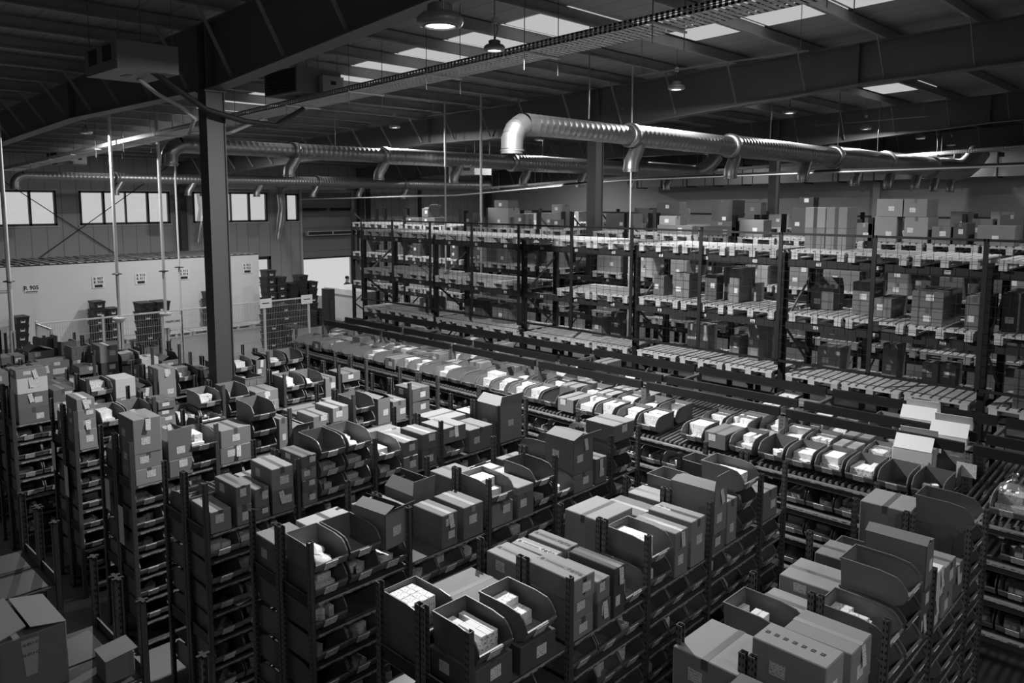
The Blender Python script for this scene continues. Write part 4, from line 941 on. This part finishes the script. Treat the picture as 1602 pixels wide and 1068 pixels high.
# ------------------------------------------------------------------ packing area at far left
t = thing('partition_room', 'long pale panel room under a ceiling of pallets, left behind the totes', 'room', (-31.5, 4.0, 0))
MB().box(-3.6, -6, 0, 0, 12.9, 2.86, 'white').build('wall_panels', t)
b = MB()
for i in range(60):
    y = -5.8+i*.31; b.box(-3.6, y, 2.9, .05, y+R.uniform(.08, .2), 2.93, 'wood')
for x in (-3.3, -2.2, -1.1, -.1): b.box(x, -6, 2.861, x+.1, 12.9, 2.9, 'plate')
b.build('roof_slats', t)
RF = (PI/2, 0, PI/2)                        # text facing +X
for i, (y, z, s1, s2) in enumerate(((8.12, 2.26, 'R 905', None), (10.35, 2.33, 'R 907', 'R 908'), (11.9, 2.36, 'R 910', 'R 911'), (13.6, 2.42, 'R 913', 'R 914'), (16.35, 2.5, 'R 921', 'R 922'))):
    t = tag(MB().box(0, -.22, -.22 if s2 else -.14, .012, .22, .22 if s2 else .14, 'paper').build('wall_sign', None, (-31.49, y, z-.2)), 'white bay number sign on the pale room wall, %s from left' % first(i), 'sign')
    if s2: text(t, s1, (.0135, 0, .13), .14, RF); text(t, s2, (.0135, 0, -.0), .14, RF); MB().box(.012, -.14, -.19, .014, .14, -.09, 'ink').build('arrow_mark', t)
    else: text(t, s1, (.0135, 0, .03), .2, RF); MB().box(.012, -.19, -.12, .014, .19, -.085, 'ink').build('underline', t)
def tote_mesh():
    b = MB(); a, c_, h = .3, .2, .3
    b.add([(-a*.88,-c_*.86,0),(a*.88,-c_*.86,0),(a*.88,c_*.86,0),(-a*.88,c_*.86,0),(-a,-c_,h),(a,-c_,h),(a,c_,h),(-a,c_,h)], [(3,2,1,0),(0,1,5,4),(1,2,6,5),(2,3,7,6),(3,0,4,7)], 'tote')
    b.box(-a-.012, -c_-.012, h-.03, a+.012, c_+.012, h, 'tote').box(-a-.008, -c_-.008, h-.07, a+.008, c_+.008, h-.06, 'tote')
    b.box(-a-.005, -.06, h*.5, -a+.02, .06, h*.75, 'tote').box(a-.02, -.06, h*.5, a+.005, .06, h*.75, 'tote'); return b
def totes(x, y, n, lb, rz=0., step=.215, sticker=.3, top='n', z0=0.):
    for i in range(n):
        o = put('stacking_tote', shared('stacking_tote', tote_mesh), None, (x+R.uniform(-.02, .02), y+R.uniform(-.02, .02), z0+i*(step+.001) if step >= .3 else z0+i*.302), rz+R.uniform(-.05, .05))
        tag(o, 'dark stacking tote, %s in the stack %s' % (['bottom one', 'second up', 'third up', 'fourth up', 'fifth up', 'sixth up', 'seventh up', 'eighth up', 'ninth up'][i] if i < n-1 or n == 1 else 'topmost', lb), 'tote', 'dark totes '+lb)
        if R.random() < sticker:
            MB().prism([(.289, .09), (.297, .2), (.2985, .2), (.2905, .09)], -.07, .07, 'sticker').build('label', o)
totes(-24.6, 9.35, 7, 'left beside the white pole'); totes(-24.6, 9.82, 7, 'right of the stack beside the white pole')
totes(-25.2, 13.85, 5, 'in front of the pale box wall', 0); totes(-25.2, 14.38, 5, 'right of the one before pale wall', 0, sticker=1)
for y, n, lb in ((7.55, 4, 'standing lowest by the room wall at left'), (10.05, 5, 'tallest by the room wall, left of centre'), (10.55, 4, 'just right of the tallest by the wall'), (14.35, 5, 'by the room wall left of the column')):
    totes(-30.9, y, n, lb, 0, sticker=1)
for x, y, n, lb in ((-29.0, 15.95, 8, 'at the right corner of the pale room'), (-29.0, 16.42, 7, 'second from the pale room corner'), (-29.0, 16.95, 6, 'third from the pale room corner'), (-29.0, 17.4, 7, 'fourth from the pale room corner'), (-29.0, 17.86, 6, 'fifth, left of the door opening')):
    totes(x, y, n, lb, 0, sticker=.4)
for i in range(2):
    for j in range(5):
        o = put('tray', shared('tray', lambda: MB().box(-.3,-.2,0,.3,.2,.01,'tote').box(-.32,-.22,.07,.32,-.19,.09,'tote').box(-.32,.19,.07,.32,.22,.09,'tote').box(-.32,-.2,0,-.3,.2,.09,'tote').box(.3,-.2,0,.32,.2,.09,'tote').box(-.3,-.2,.01,.3,-.19,.07,'tote').box(-.3,.19,.01,.3,.2,.07,'tote')), None, (-24.1, 14.7+i*.5, .86+j*.1), 0)
        tag(o, 'flat dark tray, %s of the %s tray stack on the dark table' % (['bottom', 'second', 'middle', 'fourth', 'top'][j], ['left', 'right'][i]), 'tray', 'dark trays on the table')
t = thing('packing_table', 'dark packing table with trays behind the pale fence', 'table', (-24.1, 15.0, 0))
MB().box(-.4,-1.0,.82,.4,1.0,.86,'plate').build('tabletop', t)
for a in (-.36,.36):
    for c_ in (-.95,.95): MB().box(a-.03,c_-.03,0,a+.03,c_+.03,.82,'plate').build('leg', t)
MB().box(-.38,-.98,.25,.38,.98,.28,'plate').build('lower_shelf', t)
tag(MB().lathe([(0,0),(.1,0),(.1,.48),(0,.48)],'paper').build('paper_roll', None, (-22.4, 15.2, 1.2)), 'upright white roll standing beside the dark pillar', 'roll') if False else None
for i in range(6): pallet(-30.1, 11.2+i*1.25, .001, 'wooden floor pallet before the pale room, %s from left' % first(i), PI/2*0, group='floor pallets by the room')
VY, VZ = 9.20, 1.62
# light mesh fence
t = thing('site_fence', 'pale steel mesh fence with posts in front of the tote stacks', 'fence', (-23, 6.0, 0))
for q in range(6):
    y = q*1.62; MB().box(-.03, y-.03, 0, .03, y+.03, 2.06, 'pale').build('post', t)
    if q < 5:
        MB().box(-.02, y, 1.96, .02, y+1.62, 2.0, 'pale').box(-.015, y, .1, .015, y+1.62, .13, 'pale').build('rail', t)
        g = MB()
        for k in range(1, 27): g.box(-.003, y+k*.06-.0022, .12, .003, y+k*.06+.0022, 1.97, 'mesh_light')
        for k in range(1, 9): g.box(-.0035, y, .12+k*.21-.003, .0035, y+1.62, .12+k*.21+.003, 'mesh_light')
        g.build('wire_mesh', t)
MB().box(0, -.02, 1.96, 1.2, .02, 2.0, 'pale').box(1.17, -.03, 0, 1.23, .03, 2.0, 'pale').build('return_panel', t)
g = MB()
for k in range(1, 20): g.box(k*.06, -.003, .12, k*.06+.004, .003, 1.97, 'mesh_light')
g.build('wire_mesh', t)
for i, (y, s, w_) in enumerate(((9.6, 'VERIFICARE', .5), (10.9, 'RETUR', .42), (12.5, 'LIVRARI', .42), (14.0, 'STOC', .42))):
    if i: s = None
    t = tag(MB().box(0, -w_/2, 0, .01, w_/2, .3 if i else .34, 'paper').build('hanging_sign', None, (-22.94, y+.0, 1.78) if i else (-22.2, VY, VZ)), ('white sign reading VERIFICARE hung on the pale fence' if i == 0 else 'small white notice clipped on the fence, %s right of the lettered sign' % ['', 'first', 'second', 'third'][i]), 'sign')
    if s: text(t, s, (.0125, 0, .17), .08, RF); MB().box(-.12, -.02, .3, 0, .02, .33, 'brace').build('bracket', t)
    else: MB().box(.0101, -.12, .14, .012, .12, .17, 'ink').build('printed_line', t)
t = thing('partition_box', 'low white walled enclosure with a flat top, right of the tote stacks', 'enclosure', (-24.3, 14.6, 0))
MB().box(-.6, 1.4, 0, 1.9, 6.6, 1.85, 'white').build('walls', t); MB().box(-.65, 1.35, 1.85, 1.95, 6.65, 2.05, 'paper').build('top_fascia', t)
t = thing('mesh_guard', 'fine pale mesh panels in front of the white enclosure', 'fence', (-22.2, 15.4, 0))
g = MB()
for k in range(95): g.box(-.002, k*.06, 0, .002, k*.06+.006, 1.8, 'mesh_light')
for k in range(9): g.box(-.003, 0, .1+k*.21, .003, 5.7, .106+k*.21, 'mesh_light')
g.build('wire_mesh', t)
for k in range(4): MB().box(-.03, k*1.9-.03, 0, .03, k*1.9+.03, 1.9, 'pale').build('post', t)
t = thing('dark_pillar', 'black upright panel at the end of the near rack', 'pillar', (-18.55, 12.0, 0))
MB().box(-.17, -.1, 0, .17, .1, 2.8, 'frame').build('panel', t); MB().box(.1705, -.03, 1.9, .172, .03, 2.5, 'beam2').build('lettering_band', t); MB().box(-.25,-.2,0,.25,.2,.03,'plate').build('foot', t)

# service poles
def pole(x, y, lb, r0=.045, zt=2.0, wide=.1, cup=True):
    t = thing('service_pole', lb, 'pole', (x, y, 0))
    MB().tube([(0,0,zt),(0,0,rf(x))], r0, 'pale', 8).build('upper_pipe', t)
    if wide: MB().box(-wide/2, -wide*.7, 0, wide/2, wide*.7, zt, 'pale').box(wide/2, -.012, .1, wide/2+.004, .012, zt-.05, 'plate').build('lower_trunking', t)
    if cup: MB().lathe([(.03,-.12),(.12,-.08),(.17,0),(.17,.03),(.0,.03)], 'pale', n=16).build('cup', t)
    for c_ in t.children:
        if c_.name.startswith('cup'): c_.location = (0, 0, zt)
    MB().lathe([(.03,0),(.13,.01),(.13,.03),(.03,.05)], 'dark', n=12).build('collar', t, (0,0,3.2))
    MB().box(-.06,-.06,0,.06,.06,.02,'plate').build('base', t); return t
pole(-22.4, 7.85, 'pale service pole with white cup, left of the tote stacks')
pole(-22.4, 9.1, 'leaning pale service pole behind the lettered sign')
pole(-23.35, 9.95, 'thin pale pole just right of the lettered sign', .03, 2.0, .05, False)
pole(-22.2, 5.25, 'thin pale pole at far left with a side pipe', .05, 2.0, .08, False)
pole(-16.75, 15.1-.35, 'thin pale pole rising from the left end of the second rack', .025, 2.0, 0, False)
pole(-15.3, 15.1-.35, 'thin pale pole left of the big carton stack on the second rack', .03, 2.0, 0, False)
pole(-10.6, 15.0, 'thin pale pole just right of the second column', .02, 2.0, 0, False)
t = thing('side_pipe', 'thin level pipe crossing the pale room wall at the left edge', 'pipe', (-22.2, 5.25, 2.95)); MB().tube([(0,0,0),(0,-3,.0)], .02, 'pale', 6).tube([(0,0,.05),(0,-3,.05)], .012, 'pale', 6).build('pipe', t)
for i, (y0_, lb) in enumerate(((16.62, 'left of the near column'), (20.75, 'beside the roller door'))):
    t = thing('air_sleeve', 'clear plastic air sleeve hanging down by the end wall, '+lb, 'air sleeve', (-36.2, y0_, 0))
    MB().tube([(0,0,5.5),(0,.05,4.8),(.05,-.1,4.0),(0,-.25,3.2)], [.22,.2,.22,.16], 'film', 14, False).build('sleeve', t)
    MB().tube([(0,0,5.4),(0,.15,5.75),(0,.5,5.85),(.1,3.8,5.85)], .09, 'pale', 10).tube([(.05,2.2,5.85),(-.59,2.2,5.85)], .05, 'pale', 8).build('pipe', t)

# person standing by the door opening
def person(x, y, rz, label):
    root = thing('person', label, 'person', (x, y, 0), rz)
    J = {}; E_ = []; V = []; RR = []
    def v(n, p, r, par=None):
        J[n] = len(V); V.append(p); RR.append(r)
        if par: E_.append((J[par], J[n]))
    v('pel', (0,0,.95), (.15,.11)); v('waist', (0,0,1.1), (.145,.105), 'pel'); v('chest', (0,0,1.32), (.17,.12), 'waist'); v('neckb', (0,0,1.47), (.09,.08), 'chest'); v('neck', (.01,0,1.53), (.055,.055), 'neckb')
    v('head', (.02,0,1.62), (.085,.085), 'neck'); v('crown', (.02,0,1.70), (.075,.08), 'head'); v('nose', (.115,0,1.625), (.015,.015), 'head')
    for s, n in ((1,'l'),(-1,'r')):
        v('sh'+n, (0,s*.19,1.41), (.06,.06), 'chest'); v('el'+n, (-.02,s*.24,1.14), (.045,.045), 'sh'+n); v('wr'+n, (.08,s*.22,.92), (.03,.03), 'el'+n); v('pa'+n, (.1,s*.21,.85), (.035,.022), 'wr'+n)
        for k in range(4): v('f%d%s' % (k, n), (.09+k*.018,s*(.20+.0),.765-.004*abs(k-1.5)), (.009,.009), 'pa'+n)
        v('th'+n, (.145,s*.2,.82), (.01,.01), 'pa'+n)
        v('hip'+n, (0,s*.09,.9), (.09,.09), 'pel'); v('kn'+n, (.01,s*.1,.5), (.06,.06), 'hip'+n); v('an'+n, (-.01,s*.1,.09), (.04,.04), 'kn'+n); v('toe'+n, (.15,s*.11,.04), (.035,.03), 'an'+n)
    me = D.meshes.new('person_body'); me.from_pydata(V, E_, []); o = put('body', me, root)
    md = o.modifiers.new('skin', 'SKIN'); o.modifiers.new('sub', 'SUBSURF').levels = 1
    for i, r in enumerate(RR): me.skin_vertices[0].data[i].radius = r
    me.skin_vertices[0].data[0].use_root = True; me.materials.append(M['skin'])
    bpy.context.view_layer.update()
    em = D.meshes.new_from_object(o.evaluated_get(bpy.context.evaluated_depsgraph_get())); o.modifiers.clear(); o.data = em
    em.materials.clear(); em.materials.append(M['skin']); em.materials.append(M['cloth'])
    for p in em.polygons: c_ = p.center; p.material_index = 1 if (c_.z < 1.5 and not (c_.z < .9 and abs(c_.y) > .17 and c_.z > .7)) else 0
    MB().lathe([(.0,.0),(.09,.0),(.098,.05),(.07,.11),(0,.125)], 'dark', n=16).build('hair', root, (.01,0,1.655))
    return root
person(-30.2, 20.55, .4, 'person in a dark jacket standing at the bright door opening, head and shoulders visible')

# ------------------------------------------------------------------ drop what no part of the photo can show
bpy.context.view_layer.update(); dg = bpy.context.evaluated_depsgraph_get()
eyes = [Vector((0, 0, CAMZ)), Vector((.35, .35, CAMZ)), Vector((-.35, -.35, CAMZ)), Vector((0, 0, CAMZ+.3))]
MWI = cam.matrix_world.inverted(); F_ = 1222.5
def root_of(o):
    while o.parent: o = o.parent
    return o
SEE = {'wire_mesh', 'pane', 'sleeve', 'bag_film'}
import numpy as np
from mathutils.bvhtree import BVHTree
kids = {}
for o in D.objects:
    if o.parent: kids.setdefault(o.parent.name, []).append(o)
vv = []; tt = []; own = []; base = 0; mcache = {}; names = []
for o in D.objects:
    if o.type != 'MESH' or o.name.split('.')[0] in SEE: continue
    me = o.data
    if me.name not in mcache:
        co = np.empty(len(me.vertices)*3, 'f'); me.vertices.foreach_get('co', co); me.calc_loop_triangles()
        ti = np.empty(len(me.loop_triangles)*3, 'i'); me.loop_triangles.foreach_get('vertices', ti); mcache[me.name] = (co.reshape(-1, 3), ti.reshape(-1, 3))
    co, ti = mcache[me.name]; mw = np.array(o.matrix_world)
    vv.append(co @ mw[:3, :3].T + mw[:3, 3]); tt.append(ti+base); own.append(np.full(len(ti), len(names))); base += len(co); names.append(root_of(o).name)
vv = np.concatenate(vv); tt = np.concatenate(tt); own = np.concatenate(own)
tree = BVHTree.FromPolygons(vv.tolist(), tt.tolist(), all_triangles=True); own = own.tolist()
def px_of(p):
    c_ = MWI @ p
    if c_.z > -.2: return None
    px = 801+F_*c_.x/-c_.z; py = 450.4-F_*c_.y/-c_.z
    return (px, py) if -60 < px < 1662 and -60 < py < 1128 else None
def seen(o, n=40):
    me = o.data; mw = o.matrix_world; pts = [mw @ v.co for v in me.vertices]; ctr = sum(pts, Vector())/len(pts)
    if len(pts) > n: pts = R.sample(pts, n)
    pts += [p.lerp(q, .5) for p, q in zip(pts, pts[3:])]
    s_ = 0
    for p in pts:
        if px_of(p) is None: continue
        for e in eyes:
            d = p-e; L_ = d.length
            loc, nr, ix, ds = tree.ray_cast(e, d/L_, L_-.012)
            if ix is None or names[own[ix]] == o.name: s_ += 1; break
    return s_
dead = set(); share = {}
for o in cull:
    share[o.name] = seen(o)
    if not share[o.name]: dead.add(o.name)
packs = [p for p in packs if p[0].name not in dead]
dn = {b.name for b, own in BAGS if own.name in dead}
# rank the small boxes by how large they show, keep 300 as objects, the rest is one heap
E0 = Vector((0, 0, CAMZ)); rank = []
def vis_pt(p):
    if px_of(p) is None: return False
    d = p-E0; L_ = d.length
    return tree.ray_cast(E0, d/L_, L_-.008)[2] is None
for i, (ow, Mx, s) in enumerate(packs):
    p = Mx @ Vector((0, 0, PACK[s][2]+.002)); d2 = (p-E0).length_squared
    rank.append((PACK[s][0]*PACK[s][1]/d2 if vis_pt(p) else 0, i))
rank.sort(reverse=True)
keep = {i for a, i in rank[:300] if a > 0}
rest = MB()
rks = {}
for i in keep:
    ow, Mx, sz = packs[i]; rks.setdefault(ow.name, []).append((i, ow.matrix_world.inverted() @ Mx.translation))
pos = {}
for nm_, ls in rks.items():
    xs = sorted({round(p.x/.035) for _, p in ls}, reverse=True); used = set()
    for i, p in sorted(ls, key=lambda q: (-round(q[1].x/.035), -q[1].y, -q[1].z)):
        rk = xs.index(round(p.x/.035)); k = 0
        while (rk, k) in used: k += 1
        used.add((rk, k)); pos[i] = '%s from left in %s rank' % (first(k), first(rk))
for i, (ow, Mx, s) in enumerate(packs):
    if i in keep:
        o = put('medicine_box', pack_mesh(s)); o.matrix_world = Mx
        w_ = ow['label'].split(', ', 1)[1]
        sh = w_.replace(',', '').replace(' shelving', '').replace(' from right', '').replace('flow rack ', 'flow ').replace(' of ', ' ').replace(' bin column', ' column').replace(' down', '').replace(' below the rollers', '').replace('first in ', 'in ')
        tag(o, 'white box, %s, bin %s' % (pos[i], sh), 'box', 'small boxes in the bin ' + w_)
    else:
        a, b_, c_ = PACK[s]; rest.box(-a/2, -b_/2, 0, a/2, b_/2, c_, 'pack', Mx)
tag(rest.build('medicine_boxes'), 'many more small white medicine boxes heaped in the farther bins', 'boxes', None, 'stuff')
def size_px(o):
    bb = [px_of(o.matrix_world @ Vector(c_)) for c_ in o.bound_box]; bb = [q for q in bb if q]
    if len(bb) < 3: return 0
    return (max(q[0] for q in bb)-min(q[0] for q in bb))*(max(q[1] for q in bb)-min(q[1] for q in bb))*min(1, share[o.name]/12)
def keep_largest(prefix, most, name, label, cat):
    lst = sorted([o for o in cull if o.name.startswith(prefix) and o.name not in dead], key=size_px, reverse=True)
    hp = MB()
    for o in lst[most:]:
        for q in [o]+kids.get(o.name, []):
            me = q.data; ks = [next(k for k in M if M[k] == m_) for m_ in me.materials]
            off = len(hp.v); hp.v += [tuple(q.matrix_world @ v.co) for v in me.vertices]
            for p in me.polygons: hp.f.append([off+i for i in p.vertices]); hp.m.append(hp.slot(ks[p.material_index])); hp.sm.append(p.use_smooth)
        dead.add(o.name)
    if hp.v: tag(hp.build(name), label, cat, None, 'stuff')
    return len(lst)
nc_ = keep_largest('cardboard_box', 296, 'small_far_cartons', 'the many smaller half hidden cartons scattered over the rows and racks', 'boxes')
nb_ = keep_largest('picking_bin', 296, 'small_far_bins', 'the many smaller half hidden grey bins on shelves and rows', 'bins')
kill_ = []
for n in dead | dn:
    if n in D.objects:
        o = D.objects[n]; kill_.append(o)
        for ch in kids.get(n, []): kill_.append(ch)
D.batch_remove(kill_)
print('CULLED', len(dead), 'of', len(cull), 'packs', len(packs), 'objects', len(D.objects), 'cartons', nc_, 'bins', nb_, 'tris', len(tt))
